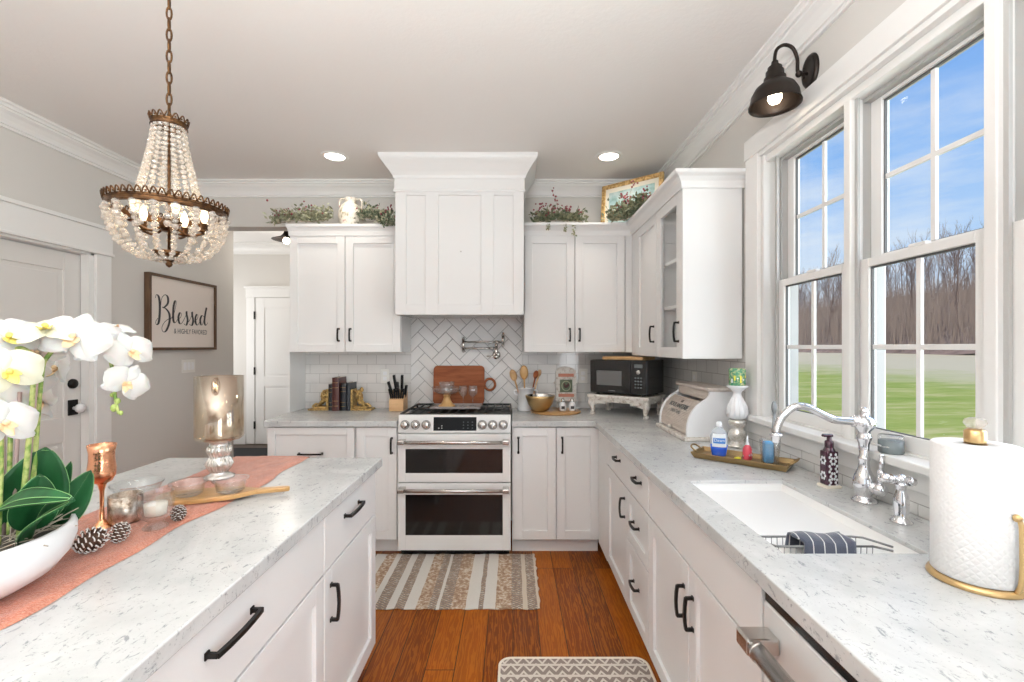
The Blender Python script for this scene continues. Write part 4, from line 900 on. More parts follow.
# pot filler
def zY(px, py, Y=3.62): p = pxY(px, py, Y); return p
c0 = zY(496.5, 355, YB-.011)
o = thing('pot_filler', 'polished nickel double-jointed pot filler faucet on the herringbone tile', 'faucet', (c0.x, YB-.011, c0.z))
b = MB(); b.X = R(PI/2, 'X'); b.lathe([(0, .012), (.02, .012), (.033, .006), (.033, 0)], seg=24); b.X = Matrix(); b.tube([(0, 0, 0), (0, -.06, 0)], .012, 12); b.build('wall_flange', 'nickel', o)
b = MB(); b.tube([(0, -.06, -.02), (0, -.06, .075)], .012, 12); b.ball((0, -.06, .08), .013, 10, 6); b.tube([(0, -.06, .055), (-.262, -.06, .055)], .0085, 12); b.tube([(-.02, -.06, .055), (-.05, -.06, .055)], .0125, 12); b.build('lower_arm', 'nickel', o)
b = MB(); b.tube([(-.262, -.06, .035), (-.262, -.06, .125)], .012, 12); b.ball((-.262, -.06, .13), .012, 10, 6); b.ball((-.262, -.06, .032), .012, 10, 6); b.build('joint', 'nickel', o)
b = MB(); b.tube([(-.262, -.06, .105), (.055, -.06, .105)], .0085, 12); b.tube([(-.01, -.06, .105), (.02, -.06, .105)], .0125, 12); b.tube([(.055, -.06, .085), (.055, -.06, .155)], .0125, 12); b.lathe([(.013, .155), (.016, .160), (.006, .168), (.008, .178), (0, .184)], (.055, -.06, 0), 12); b.tube([(.055, -.06, .09), (.055, -.06, .07)], .010, 10); b.build('upper_arm', 'nickel', o)
b = MB(); b.lathe([(0, -.026), (.018, -.022), (.024, -.005), (.02, .008), (0, .01)], (0, -.07, -.008), 16); b.tube([(0, -.075, -.01), (-.075, -.09, -.008)], [.008, .005], 8); b.build('lever', 'nickel', o)

# ------------------------------------------------------------ right of the range
o = thing('utensil_crock', 'white ceramic crock holding wooden spoons right of the range', 'utensil crock', (.10, 3.57, TOP))
MB().lathe([(0, 0), (.060, 0), (.063, .006), (.063, .020), (.059, .024), (.060, .165), (.066, .170), (.066, .178), (.058, .178), (.056, .03), (0, .028)], seg=32).build('crock_body', 'ceramic', o)
for s_ in (-1, 1): MB().tube(smooth_path([(s_*.058, 0, .12), (s_*.085, 0, .13), (s_*.088, 0, .155), (s_*.06, 0, .158)], 5), .006, 8).build('handle', 'ceramic', o)
def spoon(lb, x, y, lean, mt, L=.30, k=1.0):
    o = thing('wooden_spoon', lb, 'wooden utensil', (.10+x, 3.57+y, TOP+.03), group='wooden utensils in the crock'); X = R(lean, 'Y')
    MB(X).tube([(0, 0, 0), (0, 0, L-.07)], [.006, .007], 8).build('handle', mt, o)
    MB(X @ T((0, 0, L-.045))).ball((0, 0, 0), .028*k, 12, 8, (1, .3, 1.7)).build('bowl', mt, o)
spoon('pale wooden spoon leaning left out of the white crock', -.022, 0, -.30, 'oak', .30); spoon('broad orange-brown wooden spatula upright in the white crock', -.005, .01, -.03, 'honey', .31, 1.2)
spoon('dark wooden spoon leaning right in the white crock', .028, 0, .20, 'mahog', .30, .7); spoon('slim light spoon leaning far right in the white crock', .035, .02, .27, 'maple', .315, .6)
o = thing('round_board', 'round wooden serving board under the metal bowl and shakers', 'serving board', (.325, 3.47, TOP))
MB().lathe([(0, 0), (.185, 0), (.192, .005), (.192, .010), (.186, .014), (0, .014)], seg=56).build('board_disc', 'board', o)
o = thing('metal_bowl', 'hammered gold and silver metal bowl on the round wooden board', 'bowl', (.205, 3.43, TOP+.0145))
MB().lathe([(0, 0), (.045, 0), (.062, .012), (.090, .05), (.108, .10), (.113, .118), (.108, .118), (.100, .095), (.082, .05), (.055, .016), (0, .008)], seg=44).build('bowl_body', 'gold', o)
MB().lathe([(.1075, .1182), (.0995, .095), (.0815, .051), (.0545, .017), (0, .0085)], seg=44).build('inner_lining', 'nickel', o, 'silver lining')
def shaker_pot(lb, x, y, mt, cp):
    o = thing('salt_shaker', lb, 'shaker', (x, y, TOP+.0145), group='shakers on the round board')
    MB().lathe([(0, 0), (.022, 0), (.026, .01), (.026, .045), (.019, .062), (.012, .070), (0, .070)], seg=20).build('jar', mt, o)
    MB().lathe([(.013, .066), (.014, .072), (.013, .088), (.006, .094), (0, .094)], seg=16).build('cap', cp, o)
    MB(R(PI)).lathe([(.0264, .016), (.0264, .038)], seg=8, a0=-.5+PI/2, a1=.5+PI/2).build('label_band', 'ink', o)
shaker_pot('small white shaker with steel cap, nearer the metal bowl', .375, 3.43, 'ceramic', 'steel'); shaker_pot('small white shaker with steel cap, nearer the microwave', .447, 3.44, 'ceramic', 'steel')
MB().box(0, 0, 0, 0, 0, 0).bm.free()
o = thing('silver_dish', 'small silver dish under the two shakers on the round board', 'dish', (.41, 3.43, TOP+.0141)); 
bpy.data.objects.remove(o)
o = thing('rooster_plaque', 'white framed rooster plaque with orange bands propped against the tile', 'decorative plaque', (.425, 3.628, TOP))
X = R(math.radians(-4), 'X'); b = MB(X)
b.box(-.082, .082, 0, .018, .075, .30, .002); arch = [(.078*math.cos(a), .30+.040*math.sin(a)) for a in [PI*k/14 for k in range(15)]]; b.prism(arch, .002, .016, 'y'); b.box(-.088, .088, -.012, .03, .060, .078, .003)
for x in (-.070, .070): b.box(x-.008, x+.008, .0, .016, 0, .062, .002)
for s_ in (-1, 1): b.ball((s_*.088, .008, .21), .009, 8, 6)
b = b.build('board', 'distress', o)
MB(X).box(-.050, .050, -.002, 0, .135, .235, .001).build('picture_panel', 'dgreen', o)
MB(X).box(-.062, .062, -.0015, 0, .258, .283).build('orange_band', 'orangeband', o); MB(X).box(-.062, .062, -.0015, 0, .098, .122).build('orange_band', 'orangeband', o)
pm = MB(X @ T((0, -.0025, .185))); pm.tube([(.034*math.cos(2*PI*k/24), 0, .038*math.sin(2*PI*k/24)) for k in range(24)], .0035, 5, closed=True); pm.build('wreath', 'olive2', o)
pm = MB(X @ T((0, -.003, .182))); pm.ball((0, 0, 0), .016, 10, 6, (1.1, .2, .8)); pm.ball((-.014, 0, .015), .008, 8, 6, (1, .25, 1.3)); pm.ball((.017, 0, .012), .011, 8, 6, (.8, .2, 1.2)); pm.build('rooster', 'leather_r', o)

# microwave on its carved stand
MXf = Matrix.Translation((.585, 3.36, 0)) @ R(math.atan2(-.27, .343)); MW, MD = .435, .30
ang = math.atan2(-.27, .343)
o = thing('carved_stand', 'distressed white carved wooden riser holding the microwave', 'stand', (.570, 3.37, TOP), ang)
b = MB(); b.box(-.015, MW+.02, -.02, MD+.01, .126, .150, .005); b.box(0, MW+.005, -.008, MD-.005, .108, .127, .002); b.build('top', 'distress', o)
fr = [(0, .11), (0, .075), (.03, .070), (.07, .082), (.11, .098), (.16, .102), (.2175, .098), (.275, .102), (.325, .098), (.365, .082), (.405, .070), (.435, .075), (.435, .11)]
b = MB(); b.prism(fr, -.006, .008, 'y'); b.prism([(x*.66, z_) for x, z_ in fr], MW+0, MW-.014, 'x'); b.prism([(x*.66, z_) for x, z_ in fr], 0, .014, 'x')
for k in range(26):
    x = .02+.395*random.random(); 
    if .13 < x < .31: zc = .104
    else: zc = .09
    b.ball((x, -.008, zc), .008, 6, 5, (1.5, .4, .8))
b.build('carved_apron', 'distress', o)
for x in (.018, MW-.018):
    for y in (.018, MD-.03):
        s_ = -1 if x < .2 else 1
        lg = MB(T((x, y, 0))); pth = smooth_path([(s_*.0, 0, .115), (s_*.012, -.008 if y < .1 else .008, .085), (s_*.002, 0, .045), (s_*.0, 0, .022), (s_*.008, -.006 if y < .1 else .006, .010)], 5)
        lg.tube(pth, [.030-.018*min(1, k/14)+.009*max(0, (k-15)/5) for k in range(len(pth))], 10); lg.lathe([(0, 0), (.017, 0), (.020, .008), (.014, .02), (0, .022)], (s_*.006, 0, 0), 12)
        lg.build('leg', 'distress', o)
o = thing('microwave', 'black microwave oven on the carved white riser in the corner', 'microwave', (.570, 3.37, TOP+.1505), ang)
b = MB(); b.box(0, MW, .018, MD+.02, .012, .252, .004)
b.build('body', 'blackgloss', o)
for x in (.04, MW-.04):
    for y in (.05, MD-.02): MB().cyl((x, y, 0), .012, .013, 12).build('foot', 'blackgloss', o)
dr = MB().box(.002, .315, 0, .018, .014, .250, .004).build('door', 'blackglass', o); MB().box(.055, .250, -.0015, .001, .070, .175, .001).build('door_window', 'screenframe', dr)
MB().box(.317, MW-.002, 0, .018, .014, .250, .004).build('control_panel', 'blackgloss', o)
MB().box(.345, .405, -.0015, .001, .200, .225, .001).build('display', 'greyjar', o)
MB(T((.375, 0, .170)) @ R(PI/2, 'X')).lathe([(0, .012), (.014, .010), (.016, 0)], seg=20).build('dial', 'steel', o)
for r_ in range(4):
    for c_ in range(3): MB().box(.348+.02*c_, .361+.02*c_, -.0018, .0005, .125-.022*r_, .135-.022*r_, .0008).build('button', 'greyjar', o)
MB().box(.150, .200, -.001, .001, .03, .036).build('badge', 'screenframe', dr)
o = thing('tray_board', 'orange-toned wooden board lying flat on top of the microwave', 'cutting board', (.570, 3.37, TOP+.404), ang)
MB().box(.085, .395, .03, .26, 0, .022, .004).build('board', 'oak', o)

# bread box
BX, BY0, BY1 = .913, 2.392, 2.845
o = thing('bread_box', 'white roll-top bread box with whitewashed slatted lid on the right counter', 'bread box', (BX, BY0, TOP)); BL = BY1-BY0; BD = .255
prof = [(.0, .022), (.002, .075), (.012, .120), (.032, .160), (.060, .192), (.088, .212), (.106, .224), (.118, .240), (.122, .262), (BD, .262), (BD, .022)]
prof = [(p.x, p.z) for p in smooth_path([(x, 0, z_) for x, z_ in prof[:9]], 4)]+[(BD, .262), (BD, .022)]
for y0, y1 in ((0, .018), (BL-.018, BL)): bevmod(MB().prism(prof, y0, y1, 'y').build('side_panel', 'ceramic', o), .003)
MB().box(-.018, BD+.002, -.012, BL+.012, 0, .022, .006).build('base', 'distress', o)
b = MB(); b.box(.105, BD+.002, -.012, BL+.012, .262, .280, .005); b.box(.118, .132, .018, BL-.018, .212, .262, .002); b.build('top', 'greywood', o)
MB().box(BD-.012, BD, .018, BL-.018, .022, .262).build('back_panel', 'distress', o)
lp = smooth_path([(.010, 0, .03), (.012, 0, .078), (.022, 0, .118), (.042, 0, .156), (.068, 0, .184), (.094, 0, .204)], 5); li = MB()
for i in range(len(lp)-1):
    a_, b2 = lp[i], lp[i+1]; dd_ = (b2-a_).normalized(); nn = Vector((dd_.z, 0, -dd_.x))
    q_ = [(a_.x, a_.z), ((a_.x+b2.x)/2-nn.x*.0028, (a_.z+b2.z)/2-nn.z*.0028), (b2.x, b2.z), (b2.x+nn.x*.008, b2.z+nn.z*.008), (a_.x+nn.x*.008, a_.z+nn.z*.008)]
    li.prism(q_, .018, BL-.018, 'y')
li = li.build('roll_lid', 'greywood', o)
def lidX(t_, w_=.229):
    i = min(int(t_), len(lp)-2); a_, b2 = lp[i], lp[i+1]; dd_ = (b2-a_).normalized(); p = a_.lerp(b2, t_-i)
    # text runs towards the camera (-Y); up = along lid
    ex = Vector((0, -1, 0)); ey = dd_; ez = ex.cross(ey); M_ = Matrix((ex, ey, ez)).transposed().to_4x4(); return T(p+ez*.0035+Vector((0, w_, 0))) @ M_
text_part('DE', .026, lidX(19.5), 'inkthin', li); text_part('BOULANGERIE', .042, lidX(15.2), 'greyjar', li, sx=1.0); text_part('PAIN FRAIS', .030, lidX(11), 'greyjar', li, ext=.0002)
MB(T((-.012, BL/2, .045))).ball((0, 0, 0), .012, 10, 6).build('knob', 'distress', li)
o.rotation_euler = (0, 0, 0)

# candlestick with jar candle
o = thing('candlestick', 'tall white and silvered glass candlestick beside the bread box', 'candle holder', (1.115, 2.262, TOP))
MB().lathe([(0, 0), (.048, 0), (.050, .008), (.046, .016), (.032, .024), (.030, .032), (.040, .045), (.043, .062), (.038, .080), (.026, .092), (.034, .104), (.042, .118), (.040, .132), (.030, .140), (0, .140)], seg=36).build('lower_stem', 'mercury_lite', o)
MB().lathe([(0, .1405), (.038, .141), (.047, .150), (.051, .165), (.049, .182), (.040, .208), (.026, .240), (.018, .262), (.019, .272), (.034, .288), (.050, .299), (.050, .305), (0, .305)], seg=36).build('upper_stem', 'ceramic', o)
fl_ = MB()
for k in range(14): a = 2*PI*k/14; fl_.tube([(.049*math.cos(a), .049*math.sin(a), .158), (.0425*math.cos(a), .0425*math.sin(a), .200), (.024*math.cos(a), .024*math.sin(a), .244)], [.005, .0045, .002], 6)
fl_.build('fluting', 'ceramic', o)
o = thing('jar_candle', 'green decorated jar candle standing on the tall candlestick', 'candle', (1.115, 2.262, TOP+.3055))
MB().lathe([(0, 0), (.036, 0), (.039, .004), (.039, .078), (.036, .084), (.034, .084), (.034, .008), (0, .008)], seg=30).build('jar', 'greenjar', o); MB().lathe([(0, .055), (.0335, .055)], seg=24, smooth=False).build('wax', 'wax', o)
for k in range(7):
    a = -PI*.85+k*.35; MB(R(a)).box(.0385, .0402, -.004, .004, .014+(k % 3)*.012, .034+(k % 2)*.016, .0005).build('label_mark', 'yellow' if k % 2 else 'labelwhite', o)

# tray on the counter by the window
TA = math.atan2(-.25, .28)
o = thing('vanity_tray', 'antique gold rectangular tray with scroll handle beside the sink', 'tray', (.988, 1.965, TOP), TA)
b = MB(); L2, W2 = .175, .062
b.box(-L2, L2, -W2, W2, .004, .010, .002)
b.sweep([(-L2, -W2), (-L2, W2), (L2, W2), (L2, -W2)], [(0, .006), (-.012, .026), (-.016, .028), (-.016, .024), (-.004, .002), (0, .004)], closed=True)
for x in (-1, 1):
    for y in (-1, 1): b.ball((x*(L2-.01), y*(W2-.01), .003), .006, 8, 6, (1, 1, .5))
b.build('tray_body', 'traybrass', o)
for s_ in (-1, 1): MB().tube(smooth_path([(s_*(L2+.004), -.035, .022), (s_*(L2+.03), -.030, .040), (s_*(L2+.036), 0, .046), (s_*(L2+.03), .030, .040), (s_*(L2+.004), .035, .022)], 5), .004, 8).build('handle', 'traybrass', o)
TZ = TOP+.0105
o = thing('dish_soap_bottle', 'clear squeeze bottle of blue dish soap standing on the gold tray', 'dish soap', (.921, 2.035, TZ), -.35)
MB().lathe([(0, 0), (.024, 0), (.027, .004), (.030, .03), (.0325, .052), (0, .052)], seg=28, sx=1.12, sy=.7).build('soap_liquid', 'soapblue', o)
MB().lathe([(.0325, .0525), (.034, .065), (.032, .09), (.025, .112), (.014, .125), (.010, .13), (0, .131)], seg=28, sx=1.12, sy=.7).build('bottle', 'clearplastic', o)
MB().lathe([(.011, .129), (.012, .132), (.011, .148), (.006, .152), (0, .152)], seg=16).build('cap', 'labelwhite', o)
lbm = MB().lathe([(.0335, .042), (.0345, .062), (.0330, .085), (.0290, .100)], seg=14, sx=1.14, sy=.72, a0=-PI+.7, a1=-.7).build('label', 'labelwhite', o)
MB().lathe([(.0342, .058), (.0350, .066), (.0345, .082)], seg=14, sx=1.15, sy=.74, a0=-PI+.9, a1=-.9).build('label_oval', 'labelblue', lbm)
text_part('Dawn', .019, T((0, -.0268, .072)) @ R(PI/2, 'X'), 'labelwhite', lbm, ext=.001)
o = thing('red_bottle', 'small red patterned bottle in the middle of the gold tray', 'bottle', (1.012, 1.965, TZ))
MB().lathe([(0, 0), (.017, 0), (.019, .004), (.018, .045), (.012, .058), (.007, .064), (0, .064)], seg=22).build('bottle_body', 'reddish', o); MB().lathe([(.0075, .060), (.0075, .070), (.004, .074), (.0025, .102), (0, .103)], seg=12).build('nozzle', 'labelwhite', o)
fw = MB()
for k in range(16): a = 2*PI*random.random(); zz = .006+.042*random.random(); fw.ball((.0182*math.cos(a), .0182*math.sin(a), zz), .0034, 6, 4)
fw.build('pale_dots', 'petal', o)
tag(MB(T((.965, 1.955, TZ+.0005)) @ R(.3)).box(-.012, .012, -.009, .009, 0, .012, .004).build('sink_stopper', 'yellow'), 'tiny yellow rubber cap on the tray between the bottles', 'cap')
o = thing('tumbler', 'clear plastic tumbler at the sink end of the gold tray', 'tumbler', (1.070, 1.895, TZ))
MB().lathe([(0, 0), (.031, 0), (.033, .003), (.040, .098), (.038, .098), (.031, .005), (0, .004)], seg=32).build('cup', 'glass', o)
tag(MB(T((1.060, 1.893, TZ+.005)) @ R(-.3)).box(-.017, .019, -.020, .020, 0, .088, .008).build('scrub_sponge', 'bluesponge'), 'bright blue sponge standing in the clear tumbler', 'sponge')
o = thing('dish_brush', 'grey dish brush with oval head leaning out of the tumbler', 'dish brush', (1.086, 1.900, TZ+.006))
b = MB(); b.tube([(0, 0, 0), (.0, .004, .10), (.008, .01, .16), (.010, .01, .20)], [.008, .006, .005, .006], 8); b.build('handle', 'greybrush', o)
MB(T((.010, .01, .226))).ball((0, 0, 0), .014, 10, 8, (.8, .6, 2.0)).build('brush_head', 'greybrush', o)

# soap dispenser
o = thing('soap_dispenser', 'plum foaming soap bottle with white damask pattern by the faucet', 'soap dispenser', (1.120, 1.612, TOP), .1); o.scale = (.84, .84, 1)
MB().box(-.034, .034, -.030, .030, 0, .010, .003).build('coaster', 'wax', o)
b = MB(T((0, 0, .0105))); b.prism([(x, y) for x, y in ring(-.027, .027, -.022, .022, .008, 0) and [(p[0], p[1]) for p in ring(-.027, .027, -.022, .022, .008, 0)]], 0, .118, 'z'); b.lathe([(.024, .118), (.018, .128), (.015, .132), (0, .132)], seg=20); bevmod(b.build('bottle', 'plum', o), .003)
b = MB(); b.lathe([(.0165, .140), (.0165, .162), (.012, .165), (.009, .166), (.009, .178), (0, .178)], seg=20); b.box(-.030, .014, -.009, .009, .178, .188, .003); b.build('pump', 'plum', o)
dm = MB(T((0, -.0222, .0105)))
for (cx_, cz_) in ((0, .032), (0, .085), (-.022, .058), (.022, .058), (-.022, .01), (.022, .01), (-.022, .108), (.022, .108)):
    for k in range(6):
        a = 2*PI*k/6; 
        if abs(cx_+.011*math.cos(a)) < .025 and 0 < cz_+.011*math.sin(a) < .116: dm.ball((cx_+.011*math.cos(a), 0, cz_+.011*math.sin(a)), .0055, 6, 4, (1, .15, 1))
dm.build('floral_pattern', 'labelwhite', o)
dm = MB(T((-.0272, 0, .0105)))
for (cy_, cz_) in ((0, .032), (0, .085)):
    for k in range(6): a = 2*PI*k/6; dm.ball((0, cy_+.011*math.cos(a), cz_+.011*math.sin(a)), .0055, 6, 4, (.15, 1, 1))
dm.build('floral_pattern', 'labelwhite', o)

# faucet
FX_, FY_ = 1.128, 1.462
o = thing('kitchen_faucet', 'tall polished chrome bridge-style faucet with curved spout over the sink', 'faucet', (FX_, FY_, TOP))
MB().lathe([(0, 0), (.034, 0), (.036, .004), (.030, .010), (.024, .014), (.022, .022), (.026, .030), (.030, .045), (.031, .062), (.026, .085), (.017, .105), (.014, .13), (.017, .136), (.017, .142), (.013, .148), (.015, .185), (.020, .20), (.022, .21), (.016, .218), (.018, .226), (.029, .240), (.031, .254), (.026, .268), (.014, .275), (.010, .280), (.014, .288), (.011, .297), (.005, .302), (0, .304)], seg=36).build('column', 'chrome', o)
dv = Vector((-1, .12, 0)).normalized(); sp = [(-.02, 0, .256), (-.05, 0, .257), (-.09, 0, .262), (-.13, 0, .280), (-.17, 0, .300), (-.21, 0, .300), (-.245, 0, .270), (-.262, 0, .235), (-.266, 0, .215)]
sp = [(dv.x*-x, dv.y*-x, z_) for x, _, z_ in sp]; pth = smooth_path(sp, 6)
b = MB(); b.tube(pth, [.0145-.0025*min(1, k/20) for k in range(len(pth))], 14); e_p = pth[-1]
for p_, r_ in ((pth[3], .018), (pth[1], .021)): b.ball(p_, r_, 14, 8, (.5, 1, 1))
b.lathe([(.013, .0), (.019, -.004), (.019, -.010), (.014, -.014), (.013, -.030), (.011, -.032), (0, -.032)], tuple(e_p), 16); b.build('spout', 'chrome', o)
b = MB(); b.tube([(0, 0, .052), (.008, -.022, .052), (.014, -.042, .052)], [.018, .018, .020], 14); b.ball((.014, -.046, .052), .021, 14, 8); b.tube([(.014, -.046, .06), (.016, -.048, .10)], .008, 10); b.ball((.016, -.048, .105), .011, 10, 8)
b.tube([(.016, -.048, .105), (.017, -.049, .135), (.017, -.049, .155)], [.005, .008, .005], 10); b.ball((.017, -.049, .158), .007, 10, 6); b.build('lever_handle', 'chrome', o)
o = thing('side_sprayer', 'short chrome side sprayer with cross head behind the sink, right of the faucet', 'sprayer', (1.098, 1.287, TOP))
MB().lathe([(0, 0), (.026, 0), (.027, .004), (.020, .010), (.016, .02), (.019, .045), (.018, .07), (.012, .09), (.012, .10), (.015, .105), (.014, .112), (0, .113)], seg=28).build('base', 'chrome', o)
b = MB(T((0, 0, .118))); b.tube([(-.040, .006, .006), (.034, -.006, -.003)], .010, 14); b.ball((-.040, .006, .006), .013, 12, 8); b.tube([(-.026, .004, .004), (-.020, .003, .003)], .0135, 14); b.tube([(.018, -.003, -.001), (.026, -.004, -.002)], .0135, 14); b.ball((0, 0, .004), .0145, 12, 8); b.build('spray_head', 'chrome', o)

# jar on the sill
o = thing('sill_jar', 'small grey labelled jar candle on the window sill behind the faucet', 'jar', (1.192, 1.435, 1.0765))
MB().lathe([(0, 0), (.031, 0), (.033, .003), (.033, .040), (0, .040)], seg=30).build('jar', 'greyjar', o); MB().lathe([(.033, .040), (.0335, .042), (.0335, .052), (.031, .055), (0, .055)], seg=30).build('lid', 'glass', o)
text_part('home', .012, T((-.0335, .006, .024)) @ R(-PI/2-.2) @ R(PI/2, 'X'), 'labelwhite', o); text_part('candle', .007, T((-.030, -.0165, .022)) @ R(-PI/2+.5) @ R(PI/2, 'X'), 'plate', o)

# sink rack and towel
o = thing('sink_rack', 'grey wire rack hanging across the near end of the sink', 'sink rack', (.795, 1.165, .915))
b = MB(); z1_ = -.012
rk = [(-.168, .052, z1_), (-.15, .052, z1_), (.110, .052, z1_), (.135, .045, z1_), (.168, -.012, z1_)]
b.tube(rk, .0028, 8); b.tube([(-.125, -.008, z1_), (.120, -.008, z1_)], .0028, 8); b.tube([(.120, -.008, z1_), (.150, -.035, z1_)], .0028, 8); b.tube([(-.168, .052, z1_), (-.125, -.008, z1_)], .0028, 8)
b.build('rail', 'darkwire', o)
b = MB()
for k in range(17): x = -.12+.015*k; b.tube([(x, .050, z1_), (x, .048, z1_-.055), (x, -.006, z1_-.055), (x, -.008, z1_)], .0011, 5)
for x in (-.150, .105): b.tube([(x, .052, z1_), (x, .052, z1_-.02)], .0028, 6)
b.build('wire_basket', 'darkwire', o)
def tw(u, v):
    x = -.058+.128*u+.006*math.sin(9*v)+.004*v; s_ = v*PI*1.0
    y = .063-.083*v; zt = .0+.020*math.sin(PI*min(1, max(0, v)))**.5+.003*math.sin(u*7)
    return (x, y, zt-.012+(-.05*(1-v/.08) if v < .08 else 0)+(-.05*((v-.92)/.08) if v > .92 else 0))
tw_o = MB().grid(tw, 18, 30).build('dish_towel', 'towel'); tw_o.location = (.782, 1.155, .918); sm = tw_o.modifiers.new('s', 'SOLIDIFY'); sm.thickness = .006
tag(tw_o, 'folded navy dish towel with thin white stripes draped over the sink rack', 'dish towel')

# paper towels
o = thing('paper_towel_holder', 'brass paper towel holder with glass knob at the right edge of the counter', 'paper towel holder', (.983, .968, TOP))
MB().lathe([(0, 0), (.0765, 0), (.079, .003), (.077, .009), (.072, .013), (0, .013)], seg=56).build('base', 'gold', o)
MB().tube([(0, 0, .012), (0, 0, .30)], .008, 12).build('post', 'gold', o); MB().lathe([(.0, .291), (.017, .291), (.018, .295), (.018, .318), (.013, .322), (0, .322)], seg=24).build('collar', 'gold', o)
MB(T((0, 0, .334))).lathe([(0, -.012), (.012, -.010), (.0195, 0), (.017, .008), (.009, .012), (0, .012)], seg=10, smooth=False).build('glass_knob', 'crystal', o)
b = MB(); b.tube(smooth_path([(.009, -.072, .012), (.010, -.080, .04), (.010, -.080, .140), (.006, -.076, .158)], 5), .0045, 8); b.ball((.006, -.076, .160), .008, 8, 6); b.build('tension_arm', 'gold', o)
o = thing('paper_towel_roll', 'thick white quilted paper towel roll on the brass holder', 'paper towels', (.983, .968, TOP+.0135))
rb = .0715
MB().lathe([(.021, 0), (rb-.003, 0), (rb, .003), (rb, .274), (rb-.003, .277), (.021, .277), (.020, .272), (.020, .003), (.021, 0)], seg=72).build('roll', 'towelpaper', o)
MB().lathe([(.0195, .001), (.0195, .276), (.0185, .276), (.0185, .001)], seg=24).build('cardboard_core', 'oak', o)

# ------------------------------------------------------------ island objects
def rn(u, v):
    Y = 2.040-2.18*v; wob = .010*math.sin(Y*9.0)+.006*math.sin(Y*23+1)
    wl_ = .012*math.sin(Y*7+2)
    x0, x1 = -1.235+wl_, -.905+wob; x = x0+(x1-x0)*u
    h = .0035+.0022*(noise.noise(Vector((x*11, Y*7, 0)))+1)+.0016*(noise.noise(Vector((x*30, Y*22, 3)))+1)
    if u > .93: h *= (1-u)/.07*.8+.2
    return (x, Y, TOP+h)
ro = MB().grid(rn, 44, 200); 
ro.grid(lambda u, v: (-1.235+.012*math.sin(2.04*7+2)+(.33+.010*math.sin(2.04*9)-.012*math.sin(16.28)+.006*math.sin(47.9))*u, 2.040+.012*math.sin(PI/2*min(1, v*4)), TOP+.004-.25*max(0, v-.05)), 10, 16)
ro = ro.build('table_runner', 'coral'); tag(ro, 'coral pink sequinned runner laid along the island top', 'table runner'); ro['kind'] = 'thing'
RZ = TOP+.0095

o = thing('hurricane_candle_holder', 'large mercury glass hurricane candle holder on a ribbed pedestal on the island', 'candle holder', (-1.097, 1.70, RZ))
MB().lathe([(0, 0), (.050, 0), (.052, .006), (.034, .014), (.026, .022), (.036, .034), (.044, .052), (.036, .070), (.025, .078), (.034, .088), (.040, .104), (.034, .122), (.030, .130), (.050, .138), (.052, .142), (0, .142)], seg=40).build('pedestal', 'mercury_lite', o)
rbm = MB()
for k in range(20):
    a = 2*PI*k/20; rbm.tube([(r_*math.cos(a), r_*math.sin(a), zz) for r_, zz in ((.027, .024), (.037, .036), (.0445, .052), (.037, .069), (.027, .078), (.035, .09), (.0405, .104), (.035, .121))], .0028, 5)
rbm.build('ribs', 'mercury_lite', o)
hm = bpy.data.materials.new('mercury_shade'); hm.use_nodes = True; M['mshade'] = hm; n = hm.node_tree.nodes; l = hm.node_tree.links; bs_ = n['Principled BSDF']
bs_.inputs['Metallic'].default_value = 1; bs_.inputs['Roughness'].default_value = .10; bs_.inputs['Base Color'].default_value = (.62, .55, .46, 1)
trn = n.new('ShaderNodeBsdfTransparent'); trn.inputs[0].default_value = (1, .96, .9, 1); mx = n.new('ShaderNodeMixShader'); tc = n.new('ShaderNodeTexCoord'); nz = n.new('ShaderNodeTexNoise'); nz.inputs['Scale'].default_value = 26; nz.inputs['Detail'].default_value = 8
sxy = n.new('ShaderNodeSeparateXYZ'); l.new(tc.outputs['Object'], nz.inputs['Vector']); l.new(tc.outputs['Object'], sxy.inputs[0])
mr = n.new('ShaderNodeMapRange'); mr.inputs['From Min'].default_value = .25; mr.inputs['From Max'].default_value = .31; mr.inputs['To Min'].default_value = .52; mr.inputs['To Max'].default_value = .18; l.new(sxy.outputs[2], mr.inputs['Value'])
ad = n.new('ShaderNodeMath'); ad.operation = 'MULTIPLY_ADD'; ad.inputs[1].default_value = .5; l.new(nz.outputs['Fac'], ad.inputs[0]); l.new(mr.outputs[0], ad.inputs[2])
sb = n.new('ShaderNodeMath'); sb.operation = 'SUBTRACT'; sb.inputs[1].default_value = .12; l.new(ad.outputs[0], sb.inputs[0])
l.new(sb.outputs[0], mx.inputs[0]); l.new(bs_.outputs[0], mx.inputs[1]); l.new(trn.outputs[0], mx.inputs[2]); l.new(mx.outputs[0], n['Material Output'].inputs[0])
MB().lathe([(.0, .143), (.070, .143), (.079, .150), (.080, .160), (.080, .378), (.078, .378), (.077, .160), (.068, .150), (0, .148)], seg=56).build('glass_shade', 'mshade', o)
tag(MB(T((-1.097, 1.70, RZ+.149))).lathe([(0, 0), (.045, 0), (.046, .002), (.046, .048), (.040, .052), (0, .046)], seg=30).build('pillar_candle', 'wax'), 'cream pillar candle inside the mercury glass hurricane', 'candle')

o = thing('copper_goblet', 'hammered copper goblet standing beside the orchid pot', 'goblet', (-1.117, 1.236, RZ-.004))
MB().lathe([(0, 0), (.027, 0), (.027, .003), (.013, .012), (.006, .024), (.0045, .06), (.0055, .10), (.010, .117), (.012, .120)], seg=32).build('stem', 'copper_s', o)
MB().lathe([(.008, .118), (.022, .126), (.030, .142), (.031, .160), (.028, .185), (.028, .205), (.032, .226), (.0305, .226), (.0265, .205), (.0265, .185), (.029, .160), (.028, .144), (.020, .130), (0, .126)], seg=40).build('cup', 'copper', o)

